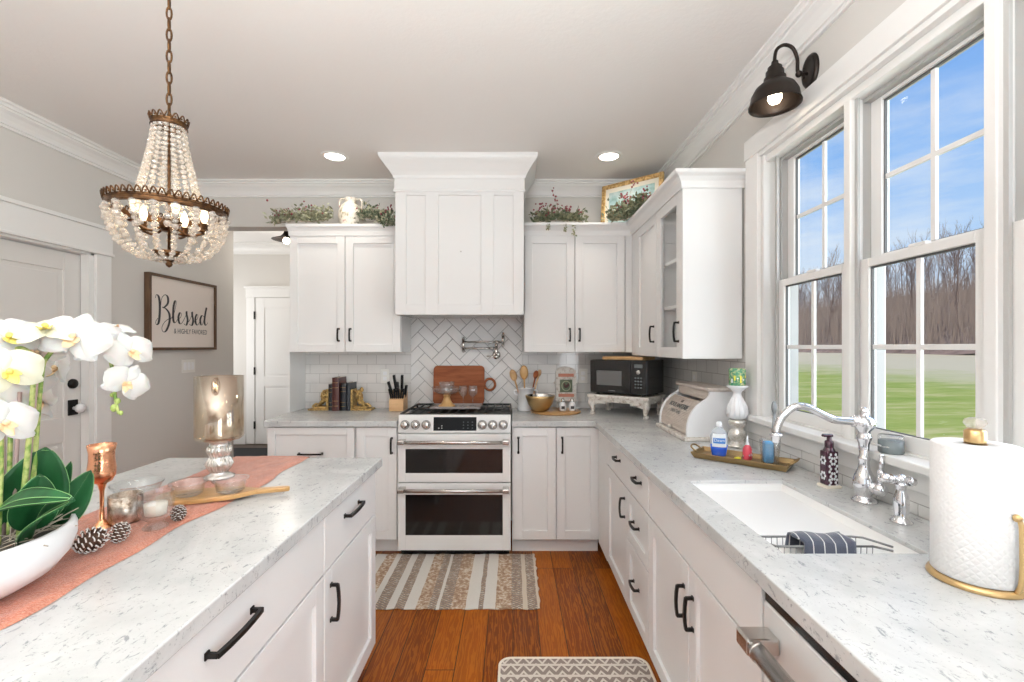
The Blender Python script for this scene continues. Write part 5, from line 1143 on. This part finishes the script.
def pinecone(lb, x, y, r, rz, tilt):
    o = thing('pinecone', lb, 'pinecone', (x, y, RZ), rz, 'frosted pinecones on the runner'); X = T((0, 0, r*.98)) @ R(tilt, 'Y')
    body = MB(X); body.ball((0, 0, 0), r*.66, 12, 8, (1, 1, 1.25)); body.build('core', 'cone', o)
    sc1 = MB(X); tp = MB(X); n_ = 64
    for k in range(n_):
        t_ = (k+.5)/n_; th = math.acos(1-2*t_); a = k*2.39996; rr_ = r*math.sin(th)*.98; zz = r*1.2*math.cos(th)
        p = Vector((rr_*math.cos(a), rr_*math.sin(a), zz)); nrm = Vector((math.cos(a)*math.sin(th), math.sin(a)*math.sin(th), math.cos(th)*.6+.45)).normalized()
        tn = Vector((-math.sin(a), math.cos(a), 0)); up = nrm.cross(tn); s0 = r*.23
        q0 = p*.62
        A = [q0-tn*s0*.4, q0+tn*s0*.4, p+tn*s0+up*.0, p+nrm*s0*.55, p-tn*s0]
        vs = [sc1._v(v_) for v_ in A]; sc1._f(vs); vs = [sc1._v(v_-up*.0016) for v_ in A]; sc1._f(vs[::-1])
        tp.tube([p-tn*s0*.95+nrm*s0*.02, p+nrm*s0*.52+up*s0*.05, p+tn*s0*.95+nrm*s0*.02], s0*.25, 5)
    sc1.build('scales', 'cone', o); tp.build('frosted_tips', 'conetip', o)
pinecone('frosted pinecone lying beside the orchid pot, the largest one', -1.008, 1.085, .0265, .4, 1.2)
pinecone('frosted pinecone standing in front of the mercury votive', -.990, 1.145, .020, 1.3, .5)
pinecone('frosted pinecone peeking out behind the clear glass votive', -.945, 1.285, .018, 2.2, .9)
o = thing('mercury_votive', 'round silvered mercury glass votive with lit copper glow behind the pinecones', 'votive holder', (-1.085, 1.275, RZ)); o['label'] = 'speckled mercury glass votive cup behind the pinecones'
MB().lathe([(0, 0), (.036, 0), (.039, .004), (.040, .074), (.0375, .074), (.036, .006), (0, .005)], seg=40).build('cup', 'mercury', o)
o = thing('crystal_votive', 'footed clear crystal votive in front of the wooden paddle board', 'votive holder', (-.962, 1.225, RZ))
MB().lathe([(0, 0), (.028, 0), (.030, .004), (.018, .014), (.018, .020), (.032, .030), (.040, .050), (.042, .070), (.038, .084), (.041, .098), (.037, .098), (.034, .084), (.037, .068), (.030, .036), (0, .030)], seg=14, smooth=False).build('cup', 'cutglass', o)
tag(MB(T((-.962, 1.225, RZ+.037))).lathe([(0, 0), (.024, 0), (.026, .03), (0, .03)], seg=20).build('tealight', 'wax'), 'white tealight inside the footed crystal votive', 'candle')
o = thing('glass_dish', 'wide low clear glass dish at the left end of the paddle board, behind the votives', 'glass dish', (-1.197, 1.45, RZ))
MB().lathe([(0, 0), (.040, 0), (.046, .006), (.062, .040), (.070, .055), (.068, .056), (.059, .041), (.043, .008), (0, .005)], seg=40).build('bowl', 'glass', o)
# paddle board
pA = Vector((-1.075, 1.390, 0)); pB = Vector((-.735, 1.505, 0)); an = math.atan2(pB.y-pA.y, pB.x-pA.x)
o = thing('paddle_board', 'long brown wooden paddle board with handle lying across the runner', 'serving board', (-1.075, 1.440, RZ+.0005), an-.02)
b = MB(); out = [(-.02, -.060), (.10, -.062), (.175, -.050), (.215, -.026), (.235, -.014), (.32, -.012), (.335, -.006), (.335, .006), (.32, .012), (.235, .014), (.215, .026), (.175, .050), (.10, .062), (-.02, .060), (-.045, .040), (-.05, 0), (-.045, -.040)]
b.prism([(p[0]-.0, p[1]) for p in out], 0, .016, 'z'); bevmod(b.build('board', 'board', o), .004)
for (x, y, lb) in ((-1.032, 1.447, 'clear glass bowl on the paddle board, the one nearer the goblet'), (-.918, 1.480, 'clear glass bowl on the paddle board, the one nearer its handle')):
    o = thing('glass_bowl', lb, 'glass bowl', (x, y, RZ+.017), group='clear bowls on the paddle board')
    MB().lathe([(0, 0), (.034, 0), (.040, .005), (.046, .034), (.053, .038), (.053, .042), (.044, .040), (.038, .008), (0, .004)], seg=40).build('bowl', 'cutglass', o)

# ------------------------------------------------------------ orchid arrangement
PX, PY = -1.122, .880
o = thing('potted_orchid', 'white orchid arrangement in a smooth white bowl at the left end of the island', 'potted plant', (PX, PY, RZ)); orchid = o
PO = Vector((PX, PY, RZ))
MB().lathe([(0, 0), (.12, 0), (.142, .004), (.172, .022), (.194, .050), (.203, .078), (.203, .100), (.199, .112), (.193, .113), (.189, .100), (.175, .060), (.10, .03), (0, .02)], seg=72).build('bowl', 'ceramic', o)
ms = MB(); ms.grid(lambda u, v: (.182*u*math.cos(2*PI*v), .182*u*math.sin(2*PI*v), .088+.018*noise.noise(Vector((u*6*math.cos(2*PI*v), u*6*math.sin(2*PI*v), 0)))+.02*(1-u)), 14, 40); ms.build('moss', 'moss', o)
tw_ = MB()
for k in range(46):
    a = random.uniform(-.2, 1.5); r0 = .10+.06*random.random(); p = Vector((r0*math.cos(a), r0*math.sin(a), .095)); d = Vector((random.uniform(-.3, 1), random.uniform(-.6, .8), random.uniform(.05, .5))).normalized()
    tw_.tube([p, p+d*.03, p+d*.06+Vector((0, 0, -.006))], .0011, 4)
tw_.build('dried_twigs', 'twig', o, 'dry curly twigs at the bowl rim')
def L3(px, py, Y): return pxY(px, py, Y)-PO
def big_leaf(base, tip, width, cup, lean_dir, nm='leaf'):
    base = Vector(base); tip = Vector(tip); ax = tip-base; Ln = ax.length; axn = ax.normalized(); side = axn.cross(Vector(lean_dir)).normalized(); up = side.cross(axn)
    def fn(u, v):
        s_ = v*2-1; w_ = width*math.sin(PI*min(.999, max(.001, u**.80)))**.62
        p = base+axn*(Ln*u)+side*(s_*w_)+up*(cup*Ln*math.sin(PI*u)+abs(s_)*w_*.28); return p
    b = MB(); b.grid(fn, 18, 10); ob = b.build(nm, 'leaf', orchid); q = ob.modifiers.new('s', 'SOLIDIFY'); q.thickness = .003
    mbv = MB(); mbv.tube([fn(u/14*.92+.04, .5)+up*.0022 for u in range(15)], .0009, 5); mbv.build('midrib', 'leafline', ob)
    ed = MB(); ed.tube([fn(.03+.94*u/24, .0)+up*.001 for u in range(25)]+[fn(.97-.94*u/24, 1.0)+up*.001 for u in range(25)], .0006, 4); ed.build('leaf_edge', 'leafline', ob)
cam_dir = Vector((.75, -.65, .25))
big_leaf(L3(20, 530, .97), L3(46, 447, .97), .058, .02, cam_dir)
big_leaf(L3(30, 530, .94), L3(40, 474, .92), .036, .03, cam_dir)
big_leaf(L3(52, 530, 1.02), L3(91, 470, 1.03), .032, .05, cam_dir)
big_leaf(L3(50, 520, 1.06), L3(71, 461, 1.06), .014, .05, cam_dir)
big_leaf(L3(28, 545, .93), L3(74, 500, .88), .030, .10, Vector((.45, -.45, .8)))
big_leaf(L3(-4, 512, .90), L3(74, 499, .86), .022, .10, Vector((.45, -.45, .6)))
def stem(pts, r, nm='flower_stem', mt='stem'):
    P = smooth_path(pts, 8); return MB().tube(P, [r*(1-.35*i/len(P)) for i in range(len(P))], 8).build(nm, mt, orchid)
stem([L3(18, 545, .93), L3(26, 470, .93), L3(32, 400, .92), L3(33, 360, .92), L3(22, 348, .91), L3(10, 352, .90)], .0052)
stem([L3(26, 540, .96), L3(34, 470, .96), L3(41, 380, .95), L3(48, 356, .95), L3(70, 340, .97), L3(98, 338, 1.0), L3(108, 352, 1.02), L3(113, 375, 1.03), L3(116, 402, 1.03), L3(119, 414, 1.03)], .0048)
stem([L3(8, 545, .95), L3(10, 450, .95), L3(12, 390, .95), L3(4, 352, .93), L3(-15, 345, .92)], .0046)
stem([L3(-2, 545, .9), L3(1, 470, .9), L3(0, 420, .88), L3(-12, 400, .86)], .0045)
for a_, b2 in (((22, 540), (37, 375)), ((12, 542), (20, 392)), ((4, 540), (3, 400))): MB().tube([L3(*a_, .945), L3(*b2, .94)], .0036, 7).build('support_stick', 'stick', orchid, 'mauve support stick')
for x_, y_, tx, ty in ((-.06, .02, -.17, -.06), (-.03, -.05, -.02, -.19)): big_leaf((x_, y_, .09), (tx, ty, .20), .045, .08, Vector((.1, -.2, 1)))
stem([(-.04, 0, .09), (-.06, -.02, .28), (-.08, -.05, .44), (-.13, -.10, .50), (-.18, -.14, .44)], .005)
MB(T(L3(35, 377, .935))).ball((0, 0, 0), .008, 8, 6, (1, 1, 1.3)).build('tie', 'yellow', orchid, 'pale yellow stem tie') if False else None
def petal_fn(L, W, a, cup, curl):
    ca, sa = math.cos(a), math.sin(a)
    def fn(u, v):
        s_ = v*2-1; w_ = W*math.sin(PI*min(.998, .04+.93*u**.85))**.75
        x = L*u; y = s_*w_; z_ = cup*math.sin(PI*u)*.5+curl*u*u-abs(s_)**2*w_*.25+.0015*math.sin(9*u+4*s_)
        return (x*ca-y*sa, x*sa+y*ca, z_)
    return fn
def flower(px, py, Y, size, face, roll=0, mt='petal', tint='lipc'):
    """face = direction the bloom looks"""
    f_ = Vector(face).normalized(); c = L3(px, py, Y); q = f_.to_track_quat('Z', 'Y').to_matrix().to_4x4(); X = T(c) @ q @ R(roll) @ Matrix.Scale(size, 4)
    b = MB(X)
    for a in (PI/2, PI/2+2*PI/3*1.06, PI/2-2*PI/3*1.06): b.grid(petal_fn(.047, .0165, a, .008, -.006), 8, 6)
    for a in (.18, PI-.18): b.grid(petal_fn(.050, .030, a, .014, -.004), 9, 8)
    ob = b.build('flower', mt, orchid)
    b = MB(X @ T((0, 0, .004))); b.grid(petal_fn(.022, .008, -PI/2, .004, .016), 6, 4); b.grid(petal_fn(.014, .006, -PI/2-.9, .004, .010), 5, 4); b.grid(petal_fn(.014, .006, -PI/2+.9, .004, .010), 5, 4); b.ball((0, .001, .006), .005, 8, 6); b.build('lip', tint, ob)
toward = Vector((.72, -.60, .1))
FL = [(8, 338, .90, 1.15, (.9, -.5, .5), .4, 'petal', 'petal_c'), (46, 330, .93, 1.1, (.3, -.5, .9), .2, 'petal_y', 'petal_c'), (8, 372, .84, 1.1, (.9, -.5, .1), .3, 'petal_y', 'petal_c'),
      (74, 338, .95, 1.25, (.5, -.9, .25), -.3, 'petal', 'lipc'), (97, 341, 1.00, 1.15, (.9, -.5, .15), .2, 'petal', 'lipc'), (111, 330, 1.04, .95, (.2, -.3, 1), .8, 'petal', 'lipc'),
      (36, 352, .97, 1.1, (.2, -1, -.1), .5, 'petal', 'lipc'), (60, 368, 1.03, 1.0, (-.4, -.6, .1), 0, 'petal', 'lipc'), (44, 402, 1.05, .85, (-.2, -.8, -.2), .9, 'petal', 'lipc'), (20, 378, .99, 1.15, (.6, -.7, -.1), -.4, 'petal', 'lipc'),
      (3, 424, .82, 1.1, (.9, -.3, .2), .1, 'petal', 'lipc'), (-6, 400, .92, 1.1, (.6, -.7, .2), .1, 'petal', 'lipc'),
      (131, 352, 1.04, 1.0, (.9, -.45, .15), .3, 'petal', 'lipc'), (119, 362, 1.09, .85, (-.3, -.8, 0), -.4, 'petal', 'lipc'), (127, 383, 1.03, .95, (.85, -.5, -.1), -.5, 'petal', 'lipc'), (110, 381, 1.08, .75, (-.7, -.6, -.1), .5, 'petal', 'lipc'), (-14, 350, .9, 1.2, (.8, -.5, .3), 0, 'petal', 'lipc')]
for a_ in FL: flower(*a_)
for x_, y_, z_ in ((-.08, -.06, .46), (-.125, -.10, .49), (-.17, -.13, .45), (-.19, -.15, .38)):
    P_ = PO+Vector((x_, y_, z_)); flower(513+P_.x*F/P_.y, 347-(P_.z-H)*F/P_.y, P_.y, 1.05, (-.2, -.9, .1), x_*9)
bd = MB()
for px, py, r_ in ((118, 401, .0052), (114, 408, .0068), (121, 413, .0042), (112, 395, .004)): bd.ball(L3(px, py, 1.03), r_, 10, 7, (1, 1, 1.35))
bd.build('buds', 'bud', orchid, 'green unopened buds')

# ------------------------------------------------------------ tops of the wall cabinets
def leafcard(b, p, d, L, w):
    d = d.normalized(); s_ = d.cross(Vector((random.uniform(-1, 1), random.uniform(-1, 1), random.uniform(-1, 1)))).normalized(); n_ = d.cross(s_)
    m_ = p+d*L*.5; vs = [b._v(p), b._v(m_+s_*w+n_*L*.06), b._v(p+d*L), b._v(m_-s_*w+n_*L*.06)]; b._f(vs)
def garland(label, pts, spread, n, mats_, berries, sprigs, group, rise=.5):
    o = thing('berry_garland', label, 'garland', pts[0], group=group); O = Vector(pts[0]); P = [p-O for p in smooth_path(pts, 8)]
    MB().tube([p+Vector((0, 0, .004)) for p in P], .004, 6).build('vine', 'twig', o)
    for mt, k in mats_:
        b = MB()
        for i in range(int(n*k)):
            p = random.choice(P)+Vector((random.gauss(0, spread*.5), random.gauss(0, spread*.35), abs(random.gauss(0, spread*.8))*rise*2+.004)); leafcard(b, p, Vector((random.uniform(-1, 1), random.uniform(-1, .4), random.uniform(-.3, 1))), random.uniform(.022, .042), random.uniform(.007, .012))
        b.build('leaves', mt, o)
    b = MB(); sg = MB()
    for (q, tip) in sprigs:
        q = Vector(q)-O; tip = Vector(tip)-O; mid = (q+tip)/2+Vector((random.uniform(-.02, .02), 0, .015)); S = smooth_path([q, mid, tip], 6); sg.tube(S, .0016, 5)
        for k in range(10): b.ball(random.choice(S[4:])+Vector((random.gauss(0, .012), random.gauss(0, .012), random.gauss(0, .012))), random.uniform(.005, .008), 6, 5)
    for i in range(berries):
        p = random.choice(P)+Vector((random.gauss(0, spread*.5), random.gauss(-.01, spread*.3), abs(random.gauss(0, spread*.9))+.04)); b.ball(p, random.uniform(.005, .009), 6, 5)
    if sprigs: sg.build('sprigs', 'twig', o)
    b.build('berries', 'berry', o)
CT = U1+.002
g_y = 3.43; zg = U1+.075
def G(px, py, Y=3.42): return tuple(pxY(px, py, Y))
garland('dusty green garland with pink sprigs over the left end of the left wall cabinet', [G(275, 224, 3.40), G(295, 221), G(312, 222), G(327, 220)], .05, 700, [('olive', .5), ('olive2', .5)], 16, [(G(298, 220), G(309, 209)), (G(280, 222), G(277, 212)), (G(285, 222), G(287, 211))], 'garlands on the wall cabinets')
garland('darker green garland beside the painted vase, against the range hood', [G(362, 219, 3.40), G(375, 219, 3.38), G(385, 224, 3.32), G(391, 226, 3.31)], .045, 650, [('dgreen', .6), ('olive2', .4)], 14, [(G(385, 220, 3.35), G(391, 207, 3.35)), (G(366, 218), G(361, 210))], 'garlands on the wall cabinets')
garland('garland with red berry sprigs right of the range hood', [G(536, 223, 3.38), G(550, 221), G(565, 221), G(582, 222, 3.38)], .042, 650, [('olive', .6), ('dgreen', .4)], 26, [(G(560, 219), G(551, 189)), (G(548, 219), G(543, 203)), (G(550, 219), G(554, 207)), (G(572, 219), G(562, 206)), (G(575, 221), G(566, 208)), (G(578, 221), G(572, 212))], 'garlands on the wall cabinets')
hang = MB()
for px, y1 in ((548, 229), (565, 231), (574, 236)):
    a_ = Vector(G(px, 222, 3.325)); 
    for k in range(26): t_ = random.random(); p = a_.lerp(Vector(G(px+random.uniform(-2, 2), y1, 3.29)), t_); leafcard(hang, p, Vector((random.uniform(-1, 1), -.5, -.6)), .022, .006)
hob = hang.build('trailing_leaves', 'olive', [x for x in bpy.data.objects if x.name.startswith('berry_garland') and 'red berry sprigs' in x['label']][0]); hob.matrix_parent_inverse = T(hob.parent.location).inverted()
garland('garland with deep red berry sprigs in front of the gilt painting', [G(612, 221, 3.32), G(624, 220, 3.26), G(635, 215, 3.16), G(644, 209, 3.05)], .06, 1000, [('olive', .5), ('dgreen', .5)], 30, [(G(630, 212, 3.2), G(635, 182, 3.2)), (G(632, 212, 3.2), G(620, 194, 3.2)), (G(636, 208, 3.15), G(645, 190, 3.1)), (G(640, 206, 3.1), G(655, 193, 3.05)), (G(634, 210, 3.15), G(648, 196, 3.1)), (G(625, 214, 3.2), G(626, 196, 3.2))], 'garlands on the wall cabinets')
# vase
o = thing('painted_vase', 'round cream vase with painted flowers and looped handles on the left wall cabinet', 'vase', (pxY(351, 0, 3.50).x, 3.50, CT))
MB().lathe([(0, 0), (.048, 0), (.052, .012), (.066, .06), (.086, .12), (.094, .165), (.090, .205), (.070, .245), (.046, .268), (.036, .280), (.046, .304), (.040, .304), (.032, .28), (0, .27)], seg=40).build('body', 'vase', o)
for s_ in (-1, 1): MB().tube(smooth_path([(s_*.040, 0, .295), (s_*.070, 0, .300), (s_*.088, 0, .270), (s_*.080, 0, .225)], 6), .008, 8).build('handle', 'vase', o)
# gilt painting
pc = Vector((.865, 3.37, CT)); pa_ = math.atan2(-.31, .37)
o = thing('framed_painting', 'gilt framed landscape painting propped in the corner on top of the cabinets', 'painting', pc, pa_)
X = R(math.radians(-5), 'X'); w2, h2 = .245, .415; f = MB(X); q = .034
for a_ in ((-w2, -w2+q, 0, h2), (w2-q, w2, 0, h2), (-w2+q, w2-q, 0, q), (-w2+q, w2-q, h2-q, h2)): f.box(a_[0], a_[1], -.012, .012, a_[2], a_[3], .005)
f.build('frame', 'gilt', o); MB(X).box(-w2+q-.002, w2-q+.002, -.004, .008, q-.002, h2-q+.002).build('mat_board', 'mat', o); MB(X).box(-w2+q+.03, w2-q-.03, -.0055, -.0035, q+.035, h2-q-.035).build('canvas', 'painting', o)

# ------------------------------------------------------------ rugs
def rug_mat(name, fn):
    m = mat(name, (.6, .55, .5), .95); t = NT(m); fn(t); M[name] = m
def rugA(t):
    v = t.coords(); sx = t.add('ShaderNodeSeparateXYZ', {0: v}); n = t.noise(t.coords((1, 1, 1)), 90, 3, .7)
    xw = t.math('ADD', sx.outputs[0], t.math('MULTIPLY', t.math('SUBTRACT', t.noise(t.coords((1, 1, 1)), 9, 2), .5), .010)); u = t.math('DIVIDE', xw, 1.12)
    A = (.42, .28, .18); Wt = (.70, .67, .62); Gy = (.22, .185, .165); Cr = (.60, .52, .42)
    stops = [(0, Gy), (.05, Wt), (.11, A), (.17, Wt), (.20, Gy), (.26, Wt), (.30, Gy), (.345, Wt), (.40, A), (.46, Gy), (.50, Wt), (.515, Gy), (.57, A), (.64, Wt), (.70, Gy), (.725, Wt), (.785, A), (.86, Gy), (.915, Cr), (.94, Gy), (.985, Cr)]
    def ramp_const(ss, lo, hi):
        r = t.add('ShaderNodeValToRGB', {0: t.math('DIVIDE', t.math('SUBTRACT', u, lo), hi-lo)}); r.color_ramp.interpolation = 'CONSTANT'; e = r.color_ramp.elements
        e[0].position = 0; e[0].color = (*ss[0][1], 1); e[1].position = max(.001, (ss[-1][0]-lo)/(hi-lo)); e[1].color = (*ss[-1][1], 1)
        for p, c in ss[1:-1]: x = e.new((p-lo)/(hi-lo)); x.color = (*c, 1)
        return r.outputs[0]
    c = ramp_const(stops, 0, 1)
    zig = t.math('GREATER_THAN', t.math('SINE', t.math('ADD', t.math('MULTIPLY', sx.outputs[1], 330.0), t.math('MULTIPLY', t.math('SINE', t.math('MULTIPLY', sx.outputs[0], 210.0)), 1.4))), .35)
    isg = t.math('LESS_THAN', t.add('ShaderNodeSeparateColor', {0: c}).outputs[0], .30)
    c = t.mix(t.math('MULTIPLY', t.math('MULTIPLY', zig, isg), .6), c, (.62, .57, .50))
    chk = t.ramp(t.noise(t.coords((1, 1, 1)), 55, 2, .6), [(.40, (.30, .17, .10)), (.55, (.52, .38, .26)), (.65, (.66, .58, .48))])
    isa = t.math('MULTIPLY', t.math('LESS_THAN', t.add('ShaderNodeSeparateColor', {0: c}).outputs[0], .48), t.math('GREATER_THAN', t.add('ShaderNodeSeparateColor', {0: c}).outputs[0], .35))
    c = t.mix(isa, c, chk); c = t.mix(t.math('MULTIPLY', n, .25), c, (.35, .30, .26)); t.col(c); t.bump(n, .6, .004)
def rugB(t):
    v = t.coords(); sx = t.add('ShaderNodeSeparateXYZ', {0: v}); n = t.noise(v, 110, 3, .7)
    fy = t.math('FRACT', t.math('MULTIPLY', sx.outputs[1], 15.0)); fx = t.math('PINGPONG', t.math('MULTIPLY', sx.outputs[0], 36.0), 1.0)
    d = t.math('ABSOLUTE', t.math('SUBTRACT', t.math('FRACT', t.math('ADD', t.math('MULTIPLY', fx, .9), t.math('MULTIPLY', sx.outputs[1], 22.0))), .5))
    line = t.math('LESS_THAN', d, .17); band = t.math('LESS_THAN', t.math('ABSOLUTE', t.math('SUBTRACT', fy, .5)), .10)
    c = t.mix(t.math('MAXIMUM', line, band), (.24, .19, .165), (.66, .60, .53)); c = t.mix(t.math('MULTIPLY', n, .2), c, (.4, .34, .3)); t.col(c); t.bump(n, .6, .004)
rug_mat('rag_rug', rugA); rug_mat('geo_rug', rugB)
def rug(name, lb, x0, x1, y0, y1, h, mt, r, fringe=False):
    o = thing(name, lb, 'rug', (x0, y0, .0)); w_, d_ = x1-x0, y1-y0
    b = MB(); 
    def edge(s_): return .004*math.sin(s_*31)+.003*math.sin(s_*57+1)
    outl = [(p[0], p[1]) for p in ring(0, w_, 0, d_, r, 0, 8)]
    pts = []
    for i in range(len(outl)):
        a_, b2 = Vector(outl[i]), Vector(outl[(i+1) % len(outl)]); k_ = max(1, int((b2-a_).length/.03))
        for j in range(k_): p = a_.lerp(b2, j/k_); pts.append((p.x+edge(p.y*1.7+p.x)*fringe, p.y+edge(p.x*1.3)*fringe))
    b.prism(pts, .001, h, 'z'); ob = b.build('pile', mt, o); bevmod(ob, .003); return o, w_, d_
o, w_, d_ = rug('runner_rug', 'striped woven rag rug in grey, tan and white before the range', -.975, .148, 2.44, 3.085, .008, 'rag_rug', .012, True)
o, w_, d_ = rug('kitchen_mat', 'thick taupe rug with cream geometric pattern in front of the sink', -.065, .600, 1.30, 2.05, .013, 'geo_rug', .05)
b = MB(); rp = [(p[0], p[1], .012) for p in ring(.006, w_-.006, .006, d_-.006, .05, 0, 8)]; b.tube(rp, .006, 6, closed=True); b.build('bound_edge', 'mat', o)

# ------------------------------------------------------------ outdoors
def gz(x, y): return -.55+.0215*max(0, x-1.3)+.10*noise.noise(Vector((x*.06, y*.06, 0)))
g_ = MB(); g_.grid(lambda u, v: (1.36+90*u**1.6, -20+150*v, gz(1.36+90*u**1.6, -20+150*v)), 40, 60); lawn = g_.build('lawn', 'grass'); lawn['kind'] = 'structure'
h_m = MB(); h_m.grid(lambda u, v: (50+60*u, -10+190*v, gz(50, -10+190*v)-.1+15*u**.8+1.2*noise.noise(Vector((u*4, v*9, 1)))), 24, 50); hl = h_m.build('hills', 'woodsfloor'); hl['kind'] = 'structure'
def tree_mesh(seed, height, lean):
    rnd = random.Random(seed); b = MB()
    def grow(p, d, L, r, lvl):
        pts = [p]; q = p.copy(); dd = d.copy(); n_ = 4
        for i in range(n_):
            dd = (dd+Vector((rnd.gauss(0, .10), rnd.gauss(0, .10), rnd.gauss(.02, .05)))).normalized(); q = q+dd*(L/n_); pts.append(q.copy())
        b.tube(pts, [r*(1-.55*i/n_) for i in range(n_+1)], 3 if lvl else 5, caps=False)
        if lvl >= 4: return
        nb = (12, 6, 4, 3)[lvl]
        for k in range(nb):
            t_ = (.32 if lvl == 0 else .25)+.7*(k+rnd.random())/nb; i = min(n_-1, int(t_*n_)); bp = pts[i].lerp(pts[i+1], t_*n_-i)
            a = rnd.uniform(0, 2*PI); sp_ = rnd.uniform(.5, 1.0); nd = (dd*(1.0)+Vector((math.cos(a)*sp_, math.sin(a)*sp_, rnd.uniform(0, .4)))).normalized()
            grow(bp, nd, L*rnd.uniform(.36, .52)*(1-.25*t_), r*.42, lvl+1)
    grow(Vector((0, 0, -.3)), Vector((lean, 0, 1)).normalized(), height, height*.0125, 0); return b.mesh('bare_tree', 'bark')
tms = [tree_mesh(s_, h_, l_) for s_, h_, l_ in ((1, 12, .03), (2, 10.5, -.05), (3, 13, .0), (4, 9, .06), (5, 11.5, -.02))]
tms2 = []
for m_ in tms[:3]: c = m_.copy(); c.materials.clear(); c.materials.append(M['bark2']); tms2.append(c)
rnd = random.Random(11)
hz = lambda x, y: gz(50, y)-.1+15*(max(0, x-50)/60)**.8-.3
for m_ in tms+tms2:
    wd = max(max(abs(v.co.x), abs(v.co.y)) for v in m_.vertices)
    if wd > 2.7: m_.transform(Matrix.Diagonal((2.7/wd, 2.7/wd, 1, 1)))
for row in range(9):
    x0 = 54+row*5.7; y = x0*.80+(2.9 if row % 2 else 0)
    while y < x0*1.75:
        m_ = rnd.choice(tms if rnd.random() < .6 else tms2); to = bpy.data.objects.new('bare_tree', m_); C.objects.link(to); s_ = rnd.uniform(.72, 1.0)
        x, yy = x0+rnd.uniform(-.25, .25), y+rnd.uniform(-.25, .25); to.location = (x, yy, hz(x, yy)); to.scale = (s_, s_, s_*rnd.uniform(1, 1.12)); to.rotation_euler = (0, 0, rnd.choice((0, PI/2, PI, -PI/2)))
        tag(to, 'bare winter tree in the woods beyond the lawn outside the windows', 'tree', 'bare trees beyond the lawn'); y += 5.8
br_ = MB()
for i in range(16000):
    x = rnd.uniform(51, 100); y = x*rnd.uniform(.6, 1.9); z0_ = gz(50, y)+15*((x-50)/60)**.8-.6; hh = rnd.uniform(1.5, 6.5)*(1 if rnd.random() < .85 else 1.5); dx, dy = rnd.uniform(-.6, .6), rnd.uniform(-.9, .9)
    w_ = .035; vs = [br_._v((x, y-w_, z0_)), br_._v((x, y+w_, z0_)), br_._v((x+dx, y+dy+.01, z0_+hh)), br_._v((x+dx, y+dy-.01, z0_+hh))]; br_._f(vs)
br_.build('brushwood', 'brush', hl)
